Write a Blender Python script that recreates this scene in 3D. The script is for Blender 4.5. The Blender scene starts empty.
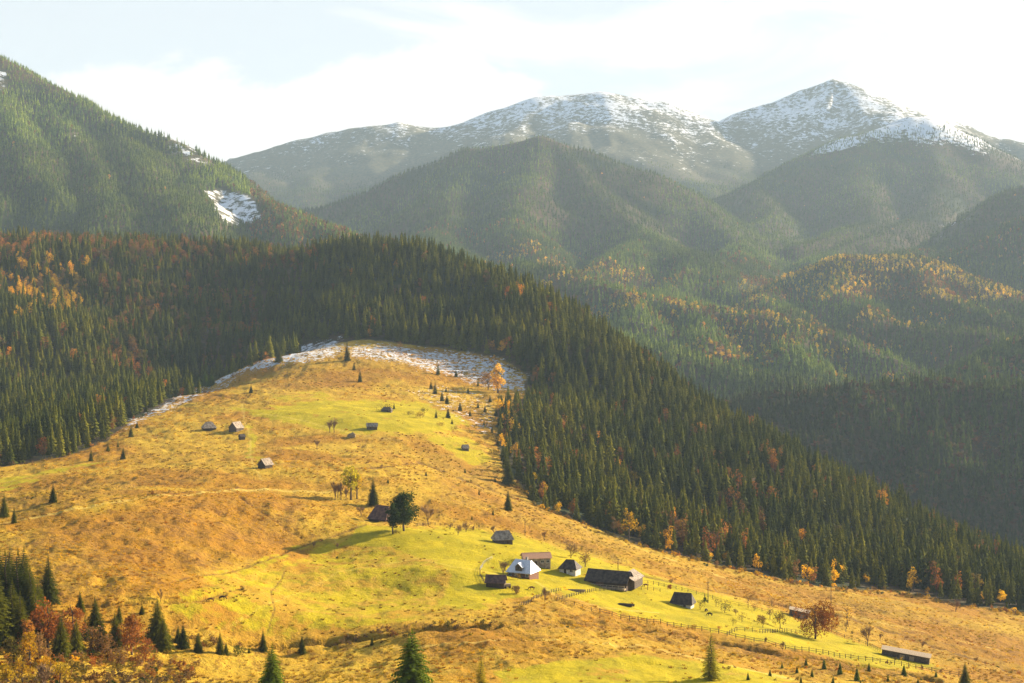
import bpy, bmesh, math, random
import numpy as np
from mathutils import Vector, Matrix
random.seed(7)
rng = np.random.default_rng(11)
SC = bpy.context.scene
COL = SC.collection
F = 1422.0; U0 = 512.0; V0 = 300.0      # focal length in pixels, principal column, eye-level row
R = math.radians
SUN_AZ, SUN_EL = R(56), R(18.5)

def XYZ(u, v, d): return ((u-U0)/F*d, d, -(v-V0)/F*d)

# ------------------------------------------------------------------ noise
def _h(ix, iy, s):
    n = (ix*374761393 + iy*668265263 + s*1442695041) & 0x7fffffff
    n = ((n ^ (n >> 13))*1274126177) & 0x7fffffff
    return ((n ^ (n >> 16)) & 0xffff)/65535.0
def vnoise(x, y, s=0):
    fx = np.floor(x); fy = np.floor(y); ix = fx.astype(np.int64); iy = fy.astype(np.int64)
    tx = x-fx; ty = y-fy; tx = tx*tx*tx*(tx*(tx*6-15)+10); ty = ty*ty*ty*(ty*(ty*6-15)+10)
    a = _h(ix, iy, s); b = _h(ix+1, iy, s); c = _h(ix, iy+1, s); d = _h(ix+1, iy+1, s)
    return (a+(b-a)*tx)*(1-ty)+(c+(d-c)*tx)*ty
def fbm(x, y, o=4, s=0, g=0.5):
    r = 0; a = 1.0; t = 0
    for k in range(o):
        r = r+a*vnoise(x, y, s+k*17); t += a; a *= g; x, y = x*2.03*0.8-y*2.03*0.6, x*2.03*0.6+y*2.03*0.8
    return r/t*2-1
def ridged(x, y, o=4, s=0):
    r = 0; a = 1.0; t = 0
    for k in range(o):
        r = r+a*(1-np.abs(2*vnoise(x, y, s+k*13)-1)); t += a; a *= 0.5; x, y = x*2.05*0.8-y*2.05*0.6, x*2.05*0.6+y*2.05*0.8
    return r/t
def sstep(a, b, x):
    t = np.clip((x-a)/(b-a), 0, 1); return t*t*(3-2*t)

# ------------------------------------------------------------------ near hill: thin plate through surveyed points (u, v, distance)
NEAR = [(-500,800,230),(-300,760,230),(0,722,250),(250,716,240),(512,712,250),(800,715,270),(1100,725,290),(1400,760,300),(1700,800,320),
 (-500,740,330),(-300,690,330),(0,657,350),(130,652,380),(280,650,418),(430,632,428),(512,632,425),(640,642,440),(760,664,440),(900,686,450),(1050,700,470),(1400,760,480),(1700,800,500),
 (-300,600,450),(0,612,395),(100,606,412),(200,605,430),(60,522,530),(150,507,560),(250,497,615),(-200,540,560),
 (60,492,700),(150,472,760),(0,502,650),(250,462,840),(100,452,880),(0,472,820),(-250,500,800),
 (110,440,950),(200,395,1150),(260,362,1330),(340,344,1420),(450,352,1420),(520,378,1340),
 (500,440,1060),(500,480,910),(560,515,830),(640,548,780),(740,575,770),(860,592,800),(1024,610,830),(1300,660,850),(1700,720,900),
 (300,430,970),(400,420,1010),(400,470,800),(450,500,715),(330,510,670),(400,530,600),(300,545,575),(300,590,492),(400,590,505),(450,570,525),
 (520,578,550),(510,540,650),(575,573,572),(640,590,562),(600,550,680),(700,605,562),(760,592,660),(820,635,562),(900,645,590),(1024,662,610),(1250,700,640),
 # forest slope and ridge
 (0,247,1900),(100,245,1950),(200,249,1950),(270,262,1870),(350,252,1800),(420,256,1750),(500,282,1650),(560,312,1550),(620,350,1450),(680,392,1350),(750,440,1250),(850,495,1150),(950,540,1080),(1024,572,1050),(1250,660,1030),
 (170,405,1260),(235,385,1450),(285,335,1640),(190,330,1600),(200,290,1780),(60,405,1200),(0,420,1130),(0,330,1480),(60,330,1520),(130,330,1600),(-250,400,1200),(-250,300,1700),(-300,230,2000),
 (330,310,1580),(430,310,1560),(560,400,1280),(640,450,1130),(740,510,1010),(860,555,960),
 # far side of the ridge
 (-300,330,2600),(0,345,2500),(150,350,2500),(300,350,2450),(400,370,2350),(500,400,2200),(600,440,2000),(700,500,1750),(800,555,1560),(900,590,1450),(1024,610,1420),(1300,680,1400),(1600,700,1500),
 (0,380,3200),(400,400,3000),(800,500,2400),(1200,560,2200),(1700,600,2400),
 (0,1300,60),(500,1250,60),(1000,1300,60)]
_P = np.array([XYZ(*p) for p in NEAR]); _S = 500.0
def _tps(r2): return np.where(r2 > 1e-9, 0.5*r2*np.log(np.maximum(r2, 1e-12)), 0)
_X = _P[:, :2]/_S; _n = len(_X)
_A = np.zeros((_n+3, _n+3)); _A[:_n, :_n] = _tps(((_X[:, None]-_X[None])**2).sum(-1))+np.eye(_n)*2e-4
_A[:_n, _n] = 1; _A[:_n, _n+1:] = _X; _A[_n, :_n] = 1; _A[_n+1:, :_n] = _X.T
_W = np.linalg.solve(_A, np.concatenate([_P[:, 2], np.zeros(3)]))
def near_h(x, y):
    sh = x.shape; x = x.ravel()/_S; y = y.ravel()/_S
    z = _W[_n]+_W[_n+1]*x+_W[_n+2]*y
    for i in range(_n): z = z+_W[i]*_tps((x-_X[i, 0])**2+(y-_X[i, 1])**2)
    return z.reshape(sh)

# ------------------------------------------------------------------ far mountains: networks of ridges and spurs
def rid(s, r, *pts): return (s, r, pts)
RIDGES = [
 # dark ridge on the right
 rid(.62,25,(640,430,1900),(700,412,1930),(760,402,1970),(830,391,2000),(920,386,2050),(1024,391,2050),(1200,400,2000),(1500,380,2000)),
 rid(.6,20,(830,391,2000),(815,450,1850)), rid(.6,20,(940,386,2050),(930,440,1880)),rid(.6,20,(1060,391,2050),(1040,450,1880)),
 rid(.55,30,(540,310,2650),(600,330,2550),(660,352,2450),(720,372,2400),(790,384,2350),(840,400,2300)),
 rid(.52,30,(520,262,3200),(600,290,3050),(690,309,2900),(760,316,2850),(830,334,2750),(880,356,2650),(910,378,2600)),
 rid(.45,30,(690,309,2900),(700,340,2650)), rid(.45,30,(800,326,2800),(790,350,2600)), rid(.45,30,(620,294,3000),(640,320,2750)),
 rid(.5,30,(1300,300,2800),(1150,315,2600),(1024,340,2500),(965,368,2400)),
 rid(.42,80,(770,300,3500),(800,276,3550),(850,260,3600),(920,260,3600),(960,278,3500),(1010,300,3300),(1060,318,3100),(1200,330,3000)),
 rid(.48,30,(860,260,3600),(850,296,3300),(880,320,3050),(930,330,2900),(990,332,2800)), rid(.48,30,(920,260,3600),(940,296,3250),(1000,318,3000),(1060,330,2900)),
 rid(.4,40,(790,285,3550),(770,300,3250),(790,318,3050)),
 rid(.42,60,(540,137,5300),(590,150,5250),(640,172,5100),(700,211,4850),(735,243,4400),(748,270,3950),(745,296,3600)),
 rid(.42,60,(560,142,5250),(590,196,4750),(640,238,4250),(690,256,3900),(720,290,3500)),
 rid(.42,60,(640,238,4250),(610,262,3800),(600,285,3400)), rid(.42,60,(690,256,3900),(670,290,3450),(690,303,3150)),
 rid(.42,60,(540,137,5300),(520,190,4700),(510,232,4200),(550,266,3650),(600,285,3300)),
 rid(.42,60,(470,147,5300),(450,200,4700),(430,240,4100),(480,265,3500)),
 rid(.42,60,(540,137,5300),(480,149,5300),(420,169,5300),(350,197,5200),(300,212,5000),(240,245,4700)),
 rid(.42,60,(350,197,5200),(370,230,4600)), rid(.42,60,(300,212,5000),(310,240,4400)),
 # right hand mountain
 rid(.44,90,(705,222,5500),(760,187,5850),(805,160,6100),(850,138,6300),(905,118,6500),(925,118,6500),(960,135,6500),(1024,168,6500),(1150,225,6400),(1400,260,6200)),
 rid(.44,60,(850,138,6300),(850,185,5700),(870,222,5100),(800,245,4500)), rid(.44,60,(925,118,6500),(930,175,5900),(920,215,5300),(860,240,4700),(820,262,4200)),
 rid(.44,60,(760,187,5850),(765,225,5100),(775,262,4400),(780,290,3900)), rid(.44,60,(1000,158,6500),(985,200,5900),(1000,225,5300)),
 rid(.44,50,(1500,100,5200),(1150,155,5000),(1024,190,4700),(975,220,4500),(935,250,4300),(890,255,4100)),
 rid(.44,50,(1300,150,4500),(1120,195,4300),(1024,222,4200),(965,252,4050),(930,272,3900)),
 # snow ridge
 rid(.42,60,(60,200,7300),(180,178,7700),(240,160,8000),(300,139,8200),(350,129,8300),(400,123,8300),(440,128,8300),(470,124,8300),(510,110,8400),(550,97,8500),(600,92,8500),(650,102,8500),(690,124,8300),(712,142,8200)),
 rid(.4,50,(400,123,8300),(380,160,7600),(370,190,7000)), rid(.4,50,(330,131,8300),(320,165,7600),(310,190,7000)), rid(.4,50,(470,124,8300),(450,150,7700)), rid(.4,50,(550,97,8500),(510,135,7700)),rid(.4,50,(260,155,8100),(270,180,7300)),
 rid(.42,40,(600,92,8500),(625,128,7900),(660,155,7400),(690,180,7000),(715,205,6500)), rid(.42,40,(660,104,8500),(700,145,7800),(730,180,7200)),
 rid(.46,30,(700,150,8500),(730,122,8600),(760,104,8650),(800,90,8700),(835,80,8700),(860,94,8650),(890,108,8500),(930,130,8300),(1000,140,8200),(1100,160,8000),(1300,200,8000)),
 rid(.46,30,(835,80,8700),(815,125,8100),(780,160,7600),(745,195,7000)), rid(.46,30,(860,94,8650),(850,130,7900),(820,165,7300)), rid(.46,30,(780,97,8700),(755,140,8000),(735,180,7400)),
 # left mountain
 rid(.62,40,(-700,-40,4500),(-400,-60,4400),(-200,-25,4200),(-60,28,4100),(0,56,4000),(60,86,3950),(120,120,3850),(165,136,3800),(205,166,3700),(245,194,3500),(290,216,3300),(330,238,3000),(370,262,2700)),
 rid(.56,40,(0,66,4000),(25,140,3500),(45,205,3050)), rid(.56,40,(60,95,3950),(95,165,3450),(110,215,3000)), rid(.56,40,(120,126,3850),(150,180,3350),(175,222,2950)),
 rid(.56,40,(-60,38,4100),(-50,130,3450),(-40,200,3000)), rid(.6,40,(205,166,3700),(192,196,3350),(186,226,2950)), rid(.6,30,(270,208,3400),(285,236,3000)),
]
def far_h(x, y):
    z = np.full(x.shape, -340.0); dm = np.full(x.shape, 1e9)
    wx = x+70*fbm(x/420, y/420, 3, 5); wy = y+70*fbm(x/420, y/420, 3, 9)
    for s, r, pts in RIDGES:
        hi = pts[0][2] > 6900; s = s*(1.08 if hi else 1.4 if s < .5 else 1.12); r = r*(1.5 if hi else .7)
        for a, b in zip(pts[:-1], pts[1:]):
            A = XYZ(*a); B = XYZ(*b); dx = B[0]-A[0]; dy = B[1]-A[1]; L2 = dx*dx+dy*dy
            for (qx, qy, first) in ((x, y, True),):
                t = np.clip(((wx-A[0])*dx+(wy-A[1])*dy)/L2, 0, 1)
                dd = np.hypot(wx-A[0]-t*dx, wy-A[1]-t*dy)
                h = A[2]+t*(B[2]-A[2])-s*(np.sqrt(dd*dd+r*r)-r)
                k = 14.0; m = np.clip(0.5+0.5*(h-z)/k, 0, 1)
                z = z*(1-m)+h*m+k*m*(1-m)
                dm = np.minimum(dm, dd)
    amp = np.clip(dm/260, 0.06, 1)
    z = z+amp*np.where(y < 4800, 1.35, 1)*(100*(ridged(x/560, y/560, 4, 31)-.62)+28*(ridged(x/210, y/210, 3, 37)-.62)+10*fbm(x/90, y/90, 3, 77))
    return z

# ------------------------------------------------------------------ the ground sheet
cols = np.concatenate([np.arange(-560, -60, 10.), np.arange(-60, 1084, 1.6), np.arange(1084, 1760, 10.)])
drow = [70.]
while drow[-1] < 2400: drow.append(drow[-1]*(1.02 if drow[-1] < 200 else 1.0036))
while drow[-1] < 10500: drow.append(drow[-1]*1.0058)
drow = np.array(drow); NR, NC = len(drow), len(cols)
UU, DD = np.meshgrid(cols, drow)
XX = (UU-U0)/F*DD; YY = DD.copy()
n1 = int(np.searchsorted(drow, 2900)); n0 = int(np.searchsorted(drow, 1300))
Z = np.empty_like(XX); ZN = near_h(XX[:n1], YY[:n1])
ZN = ZN+3.5*fbm(XX[:n1]/120, YY[:n1]/120, 3, 3)+1.1*fbm(XX[:n1]/28, YY[:n1]/28, 3, 41)
ZF = far_h(XX[n0:], YY[n0:])
Z[:n1] = ZN
NOV = np.full_like(Z, -9999.); NOV[:n1] = ZN
Z[n1:] = -9999; FOV = np.full_like(Z, -9999.); FOV[n0:] = ZF
kk = 10.
m = np.clip(.5+.5*(FOV-NOV)/kk, 0, 1); w_ = np.where(DD > 2500, 1, 0)
wf = sstep(2500, 2850, DD); NOV = NOV-wf*500
m = np.clip(.5+.5*(FOV-NOV)/kk, 0, 1)
Z = NOV*(1-m)+FOV*m+kk*m*(1-m)
ISFAR = m > .5

LD = np.log(drow)
def grid_look(G, x, y):
    x = np.asarray(x, float); y = np.asarray(y, float)
    u = x/y*F+U0; r = np.clip(np.interp(np.log(y), LD, np.arange(NR)), 0, NR-1.001); c = np.clip(np.interp(u, cols, np.arange(NC)), 0, NC-1.001)
    r0 = r.astype(int); c0 = c.astype(int); fr = r-r0; fc = c-c0
    return (G[r0, c0]*(1-fc)+G[r0, c0+1]*fc)*(1-fr)+(G[r0+1, c0]*(1-fc)+G[r0+1, c0+1]*fc)*fr

# ---- plan of the land, drawn over the ground as seen from the survey point
def inpoly(u, v, poly):
    r = np.zeros(u.shape, bool); n = len(poly)
    for i in range(n):
        x1, y1 = poly[i]; x2, y2 = poly[(i+1) % n]
        if y1 == y2: continue
        c = ((y1 > v) != (y2 > v)) & (u < (x2-x1)*(v-y1)/(y2-y1)+x1); r ^= c
    return r
def pdist(u, v, poly, closed=True, ay=1.0):
    dm = np.full(u.shape, 1e9); n = len(poly)
    for i in range(n if closed else n-1):
        x1, y1 = poly[i]; x2, y2 = poly[(i+1) % n]; dx = x2-x1; dy = (y2-y1)*ay; vv = (v-y1)*ay
        t = np.clip(((u-x1)*dx+vv*dy)/(dx*dx+dy*dy+1e-9), 0, 1)
        dm = np.minimum(dm, np.hypot(u-x1-t*dx, vv-t*dy))
    return dm
def soft(u, v, poly, w):
    s = np.where(inpoly(u, v, poly), 1, -1)*pdist(u, v, poly, ay=2.0)
    return np.clip(.5+s/(2*w), 0, 1)

MEADOW = [(-560,1500),(-560,520),(-200,500),(0,468),(60,456),(108,440),(128,424),(180,394),(214,372),(262,352),(340,338),(430,346),(500,357),(527,376),(526,396),(498,408),(497,440),(506,470),(540,508),(590,526),(640,546),(700,561),(760,575),(830,588),(900,590),(960,605),(1024,612),(1300,668),(1760,735),(1760,1500)]
GREEN = [ (.8,9,[(360,524),(420,526),(500,530),(560,546),(640,570),(700,588),(780,612),(850,638),(920,658),(958,672),(880,668),(800,653),(700,630),(620,613),(560,596),(520,602),(470,612),(430,606),(450,570),(400,552),(350,548)]),
 (.5,14,[(160,600),(250,568),(330,540),(380,526),(450,560),(440,600),(480,612),(430,624),(350,636),(280,642),(220,634),(160,614)]),
 (.72,8,[(238,410),(300,402),(360,398),(420,400),(462,416),(474,432),(440,436),(380,434),(330,432),(280,424)]),
 (.6,5,[(420,436),(480,438),(500,462),(480,470),(440,450)]), (.55,3,[(244,426),(258,426),(256,450),(262,468),(252,464),(246,446)]),
 (.55,4,[(-60,492),(0,476),(60,464),(110,456),(90,466),(40,478),(0,490)]), (.7,8,[(500,676),(560,660),(640,652),(740,664),(800,680),(760,700),(520,700)]),
 (.5,5,[(270,395),(320,390),(340,400),(280,404)]),(.45,6,[(160,585),(300,540),(380,515),(370,524),(280,560),(200,592)])]
HEATH = [(.8,10,[(0,545),(80,520),(180,505),(300,500),(300,540),(230,560),(120,590),(60,600),(0,600)]),(.7,8,[(0,500),(80,480),(200,472),(190,482),(90,502),(0,518)]),
 (.6,8,[(430,455),(500,470),(560,520),(640,552),(600,556),(520,530),(440,500)]),(.6,8,[(640,560),(760,582),(900,600),(1024,640),(1024,690),(940,660),(860,628),(760,600)]),
 (.55,8,[(270,350),(400,352),(420,375),(330,385),(260,390)]),(.7,6,[(520,605),(600,618),(720,640),(900,672),(1000,700),(800,672),(640,640),(500,625)])]
DITCH = [ (2.6,3.2,[(85,604),(130,604),(200,600),(216,594),(240,588)]), (5,4.5,[(150,640),(215,643),(280,646),(330,642),(390,636),(430,628),(500,626)]), (3,3,[(500,626),(560,621),(620,628),(690,636),(760,650),(860,664),(940,682)]),
 (.7,2.2,[(160,584),(240,568),(320,540),(365,525)]), (.9,2.0,[(240,496),(262,512),(280,526),(300,536)]), (.25,1.3,[(268,632),(276,610),(270,590),(285,570)]),
 (1,2,[(330,470),(420,462),(480,486),(560,515)]),(1,2,[(186,388),(230,398),(252,404)]),(.8,2.,[(640,575),(740,596),(850,618),(940,648),(1024,676)]),(.7,1.6,[(0,522),(60,508),(150,494),(250,488)])]
TRACK_HILITE = [(1.5,[(-20,526),(60,512),(150,497),(250,490),(330,492)],.8),(1.2,[(243,404),(246,420),(250,440),(252,466),(262,480)],.5),(1.0,[(250,418),(262,414),(300,420),(345,432),(400,440)],.5),(1.2,[(380,650),(520,640),(640,646),(740,668),(840,690)],.7),(1.1,[(536,582),(556,596),(600,607),(660,613)],.6),(1.,[(560,520),(660,556),(760,590),(860,618),(1000,650)],.5),(1.,[(200,640),(280,600),(340,572),(420,560),(500,575)],.35)]  # pale tracks; the first line paints a sunlit highlight along the slope crest
SNOW = [ (.54,9,[(205,388),(222,370),(250,357),(300,347),(340,335),(350,352),(330,360),(290,366),(250,375),(225,388)]),
 (.50,9,[(340,344),(400,344),(450,349),(500,356),(530,376),(532,394),(495,393),(450,378),(400,364),(350,359)]), (.46,7,[(110,438),(140,410),(180,390),(240,378),(215,392),(170,410),(130,432)]),(.33,6,[(400,390),(440,385),(500,395),(495,440),(470,430),(430,405)])]

VV = V0-Z/DD*F
CM = np.minimum.accumulate(VV, axis=0)          # horizon seen over the nearer ground (rows: small = high)
VIS = VV <= CM+4
near = ~ISFAR & (DD < 1500)
jit = 14*fbm(XX/45, YY/45, 3, 21); UJ = UU+jit*1.3; VJ = VV+jit*.35
MEAD = np.where(near & VIS & (DD < 1460), soft(UU+jit*.35, VV+jit*.12, MEADOW, 1.2), 0)
MEAD[DD < 700] = np.where((VV > 500)[DD < 700], 1, MEAD[DD < 700])
gr = np.zeros_like(Z); he = np.zeros_like(Z); sn = np.zeros_like(Z); di = np.zeros_like(Z)
lim = DD < 1500
for a, w, p in GREEN: gr = np.maximum(gr, a*soft(UJ, VJ, p, w))
for a, w, p in HEATH: he = np.maximum(he, a*soft(UJ, VJ, p, w))
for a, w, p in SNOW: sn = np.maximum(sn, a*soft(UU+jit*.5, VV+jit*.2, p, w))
for dep, w, p in DITCH:
    q = 1-sstep(0, w, pdist(UU+jit*.25, VV+jit*.1, p, False, 1.6)); q = np.where(near & VIS, q, 0)
    Z = Z-dep*q*.8; di = np.maximum(di, q)
tk_hl = np.zeros_like(Z)
for w, p, a in TRACK_HILITE: tk_hl = np.maximum(tk_hl, np.where(near & VIS, a*(1-sstep(.3*w, 1.3*w, pdist(UU+jit*.3, VV+jit*.1, p, False, 1.8))), 0))
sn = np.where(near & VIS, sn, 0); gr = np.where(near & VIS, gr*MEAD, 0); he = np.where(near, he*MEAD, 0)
# tussocky relief in the rough grass
nr = int(np.searchsorted(drow, 1500))
rough = np.clip(1-gr[:nr]*.9, .15, 1)
Z[:nr] += rough*(1.1*fbm(XX[:nr]/5.5, YY[:nr]/8, 3, 61)+.6*(ridged(XX[:nr]/14, YY[:nr]/20, 3, 63)-.6)+he[:nr]*1.6*(ridged(XX[:nr]/9, YY[:nr]/13, 3, 66)-.6))*np.clip(MEAD[:nr]+.3, 0, 1)
VV = V0-Z/DD*F; CM = np.minimum.accumulate(VV, axis=0)
# far land cover
CLEAR = [(203,190),(225,190),(252,196),(264,217),(246,226),(226,226),(214,210)]
el = Z
tree_line = 640+60*fbm(XX/500, YY/500, 3, 91)
FT = np.where(ISFAR | (MEAD < .3), 1.0, 0.0)
farS = np.zeros_like(Z)
fs = ISFAR & (DD > 6500)
farS = np.where(fs, .25*sstep(-80, 60, el-640+120*fbm(XX/300, YY/300, 4, 93))+.27*sstep(40, 460, el-700+120*fbm(XX/200, YY/200, 4, 98))+.30*(ridged(XX/130, YY/260, 4, 99)-.6), farS)
farS = np.where(ISFAR & (DD > 5600) & (DD <= 6700) & (UU > 740), np.clip(.62*sstep(-90, 60, el-675+80*fbm(XX/200, YY/200, 3, 94)), 0, 1), farS)
FT = np.where(fs, 1-sstep(-120, 60, el-650+90*fbm(XX/300, YY/300, 3, 95)), FT)
FT = np.where(ISFAR & (DD > 5600) & (DD <= 6700) & (UU > 740), 1-sstep(-40, 60, el-720+60*fbm(XX/200, YY/200, 3, 96)), FT)
cl = np.where((DD > 2700) & (DD < 4500), soft(UU+jit*.3, VV+jit*.15, CLEAR, 2.), 0)
bare = [([(166,134),(180,138),(206,158),(214,166),(200,168),(182,158),(164,150)],.9),([(-10,60),(8,70),(10,90),(-10,96)],1),([(62,128),(80,134),(86,142),(68,138)],.7),([(935,225),(975,205),(985,212),(945,240),(930,245)],.6),([(40,105),(62,118),(58,124),(36,112)],.4)]
bs = np.zeros_like(Z)
for p, a in bare: bs = np.maximum(bs, np.where(DD > 2700, a*soft(UU+jit*.3, VV, p, 3), 0))
FT = FT*(1-np.clip(cl*1.4, 0, 1))*(1-bs*.9)
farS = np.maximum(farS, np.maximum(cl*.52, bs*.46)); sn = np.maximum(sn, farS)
FOREST = FT

def at(u, v, dmin=180, dmax=2300):
    ds = np.exp(np.linspace(math.log(dmin), math.log(dmax), 5000)); x = (u-U0)/F*ds
    z = grid_look(Z, x, ds); k = int(np.argmax(z >= -(v-V0)/F*ds))
    return Vector((x[k], ds[k], z[k]))
def gz(x, y): return float(grid_look(Z, np.array([x]), np.array([y]))[0])
print('grid', NR, NC)
# ------------------------------------------------------------------ materials
def mat(name):
    m = bpy.data.materials.new(name); m.use_nodes = True; nt = m.node_tree; nt.nodes.clear(); return m, nt
def nd(nt, typ, ins=None, **props):
    n = nt.nodes.new(typ)
    for k, v in props.items(): setattr(n, k, v)
    if ins:
        for k, v in ins.items():
            if isinstance(v, bpy.types.NodeSocket): nt.links.new(v, n.inputs[k])
            else: n.inputs[k].default_value = v
    return n
def mixc(nt, f, a, b, bt='MIX'):
    n = nt.nodes.new('ShaderNodeMix'); n.data_type = 'RGBA'; n.blend_type = bt
    for i, v in ((0, f), (6, a), (7, b)):
        if isinstance(v, bpy.types.NodeSocket): nt.links.new(v, n.inputs[i])
        else: n.inputs[i].default_value = v if i == 0 else (*v[:3], 1)
    return n.outputs[2]
def mth(nt, op, a, b=0., c=None, clamp=False):
    n = nt.nodes.new('ShaderNodeMath'); n.operation = op; n.use_clamp = clamp
    for i, v in enumerate((a, b) if c is None else (a, b, c)):
        if isinstance(v, bpy.types.NodeSocket): nt.links.new(v, n.inputs[i])
        else: n.inputs[i].default_value = v
    return n.outputs[0]
def rampf(nt, x, a, b):
    n = nd(nt, 'ShaderNodeMapRange', {0: x, 1: a, 2: b}, interpolation_type='SMOOTHSTEP'); return n.outputs[0]
def out(nt, s): nd(nt, 'ShaderNodeOutputMaterial', {'Surface': s})
def noise(nt, vec, sc, det=4, rough=.5, dist=0.):
    return nd(nt, 'ShaderNodeTexNoise', {'Vector': vec, 'Scale': sc, 'Detail': det, 'Roughness': rough, 'Distortion': dist}).outputs[0]

def ground_mat():
    m, nt = mat('ground')
    A = nd(nt, 'ShaderNodeAttribute', attribute_name='cover'); S = nd(nt, 'ShaderNodeSeparateColor', {0: A.outputs['Color']})
    B = nd(nt, 'ShaderNodeAttribute', attribute_name='cover2'); S2 = nd(nt, 'ShaderNodeSeparateColor', {0: B.outputs['Color']})
    g, sn, fo = S.outputs[0], S.outputs[1], S.outputs[2]; he, di, md = S2.outputs[0], S2.outputs[1], S2.outputs[2]
    P = nd(nt, 'ShaderNodeNewGeometry').outputs['Position']
    big = noise(nt, P, .012, 5, .6); mid = noise(nt, P, .06, 5, .65); fine = noise(nt, P, .45, 4, .7); vf = noise(nt, P, 1.6, 3, .7)
    st = nd(nt, 'ShaderNodeMapping', {'Vector': P, 'Scale': (1, .45, 1), 'Rotation': (0, 0, .35)}).outputs[0]; strk = noise(nt, st, .22, 5, .7, .6)
    dry = mixc(nt, rampf(nt, mid, .35, .65), (.38, .225, .014), (.48, .315, .026))
    dry = mixc(nt, rampf(nt, big, .42, .62), dry, (.33, .160, .010))
    dry = mixc(nt, mth(nt, 'MULTIPLY', rampf(nt, strk, .5, .66), .6), dry, (.14, .062, .010))
    dry = mixc(nt, mth(nt, 'MULTIPLY', rampf(nt, fine, .52, .72), .42), dry, (.09, .038, .008))
    dry = mixc(nt, mth(nt, 'MULTIPLY', rampf(nt, strk, .44, .3), .45), dry, (.48, .31, .05))
    hec = mixc(nt, rampf(nt, fine, .35, .65), (.30, .155, .02), (.13, .058, .012))
    c = mixc(nt, mth(nt, 'MULTIPLY', he, rampf(nt, mth(nt, 'ADD', mid, mth(nt, 'MULTIPLY', fine, .35)), .5, .82)), dry, hec)
    gc = mixc(nt, rampf(nt, mid, .35, .7), (.28, .235, .003), (.43, .325, .004))
    gc = mixc(nt, mth(nt, 'MULTIPLY', rampf(nt, strk, .52, .72), .5), gc, (.12, .10, .006))
    gf = mth(nt, 'ADD', g, mth(nt, 'MULTIPLY', mth(nt, 'SUBTRACT', mid, .5), 1.3)); gf = mth(nt, 'ADD', gf, mth(nt, 'MULTIPLY', mth(nt, 'SUBTRACT', strk, .5), .9))
    c = mixc(nt, mth(nt, 'MULTIPLY', rampf(nt, gf, .35, .62), rampf(nt, g, 0, .12)), c, gc)
    c = mixc(nt, mth(nt, 'MULTIPLY', di, .75), c, (.10, .045, .018))
    c = mixc(nt, mth(nt, 'MULTIPLY', B.outputs['Alpha'], rampf(nt, fine, .25, .5)), c, (.56, .40, .09))
    far = mixc(nt, rampf(nt, mid, .4, .6), (.05, .045, .02), (.10, .06, .03))
    far = mixc(nt, rampf(nt, noise(nt, P, .004, 4, .6), .5, .6), far, (.035, .05, .02))
    c = mixc(nt, md, far, c)
    # open heath above the tree line
    scr = mixc(nt, rampf(nt, mid, .4, .6), (.06, .065, .035), (.12, .105, .055))
    c = mixc(nt, mth(nt, 'SUBTRACT', 1, mth(nt, 'MAXIMUM', md, fo)), c, scr)
    sm = noise(nt, P, .034, 7, .74); sf = noise(nt, P, .22, 4, .7)
    isf = mth(nt, 'GREATER_THAN', nd(nt, 'ShaderNodeSeparateXYZ', {0: P}).outputs[1], 2400.)
    nz = nd(nt, 'ShaderNodeMix', {0: isf, 2: sf, 3: sm}).outputs[0]
    s = rampf(nt, mth(nt, 'ADD', sn, mth(nt, 'MULTIPLY', mth(nt, 'SUBTRACT', nz, .5), 1.7)), .42, .58)
    s = mth(nt, 'MULTIPLY', s, rampf(nt, sn, .02, .12))
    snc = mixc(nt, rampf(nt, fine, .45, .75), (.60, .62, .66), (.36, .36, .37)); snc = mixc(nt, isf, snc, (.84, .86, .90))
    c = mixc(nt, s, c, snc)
    h = mth(nt, 'ADD', mth(nt, 'MULTIPLY', fine, .9), mth(nt, 'MULTIPLY', vf, .35))
    bd = mth(nt, 'MULTIPLY_ADD', g, -.5, .9)
    bmp = nd(nt, 'ShaderNodeBump', {'Height': h, 'Strength': bd, 'Distance': 1.6})
    b = nd(nt, 'ShaderNodeBsdfPrincipled', {'Base Color': c, 'Roughness': .95, 'Normal': bmp.outputs[0], 'Specular IOR Level': .1,
        'Sheen Weight': mth(nt, 'MULTIPLY', md, .25), 'Sheen Roughness': .4, 'Sheen Tint': c})
    out(nt, b.outputs[0]); return m

def leaf_mat(name, c1, c2, tr=.4, attr=None, per=True):
    """foliage: two colours picked by the tree's own random number, with light passing through the leaves"""
    m, nt = mat(name)
    P = nd(nt, 'ShaderNodeNewGeometry').outputs['Position']
    if attr: col = nd(nt, 'ShaderNodeAttribute', attribute_name=attr).outputs['Color']
    else: col = mixc(nt, nd(nt, 'ShaderNodeObjectInfo').outputs['Random'], c1, c2)
    n = noise(nt, P, .9 if not attr else .12, 2, .6)
    st_ = noise(nt, P, .013, 4, .6); col = mixc(nt, rampf(nt, st_, .38, .62), mixc(nt, 1., col, (.66, .74, .8), 'MULTIPLY'), mixc(nt, 1., col, (1.3, 1.2, .95), 'MULTIPLY'))
    col = mixc(nt, rampf(nt, n, .3, .75), mixc(nt, 1., col, (.55, .6, .6), 'MULTIPLY'), mixc(nt, 1., col, (1.35, 1.3, 1.1), 'MULTIPLY'))
    d = nd(nt, 'ShaderNodeBsdfPrincipled', {'Base Color': col, 'Roughness': .85, 'Specular IOR Level': .06})
    t = nd(nt, 'ShaderNodeBsdfTranslucent', {'Color': mixc(nt, 1., col, (1.3, 1.25, .6), 'MULTIPLY')})
    out(nt, nd(nt, 'ShaderNodeMixShader', {0: tr, 1: d.outputs[0], 2: t.outputs[0]}).outputs[0]); return m
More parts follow.
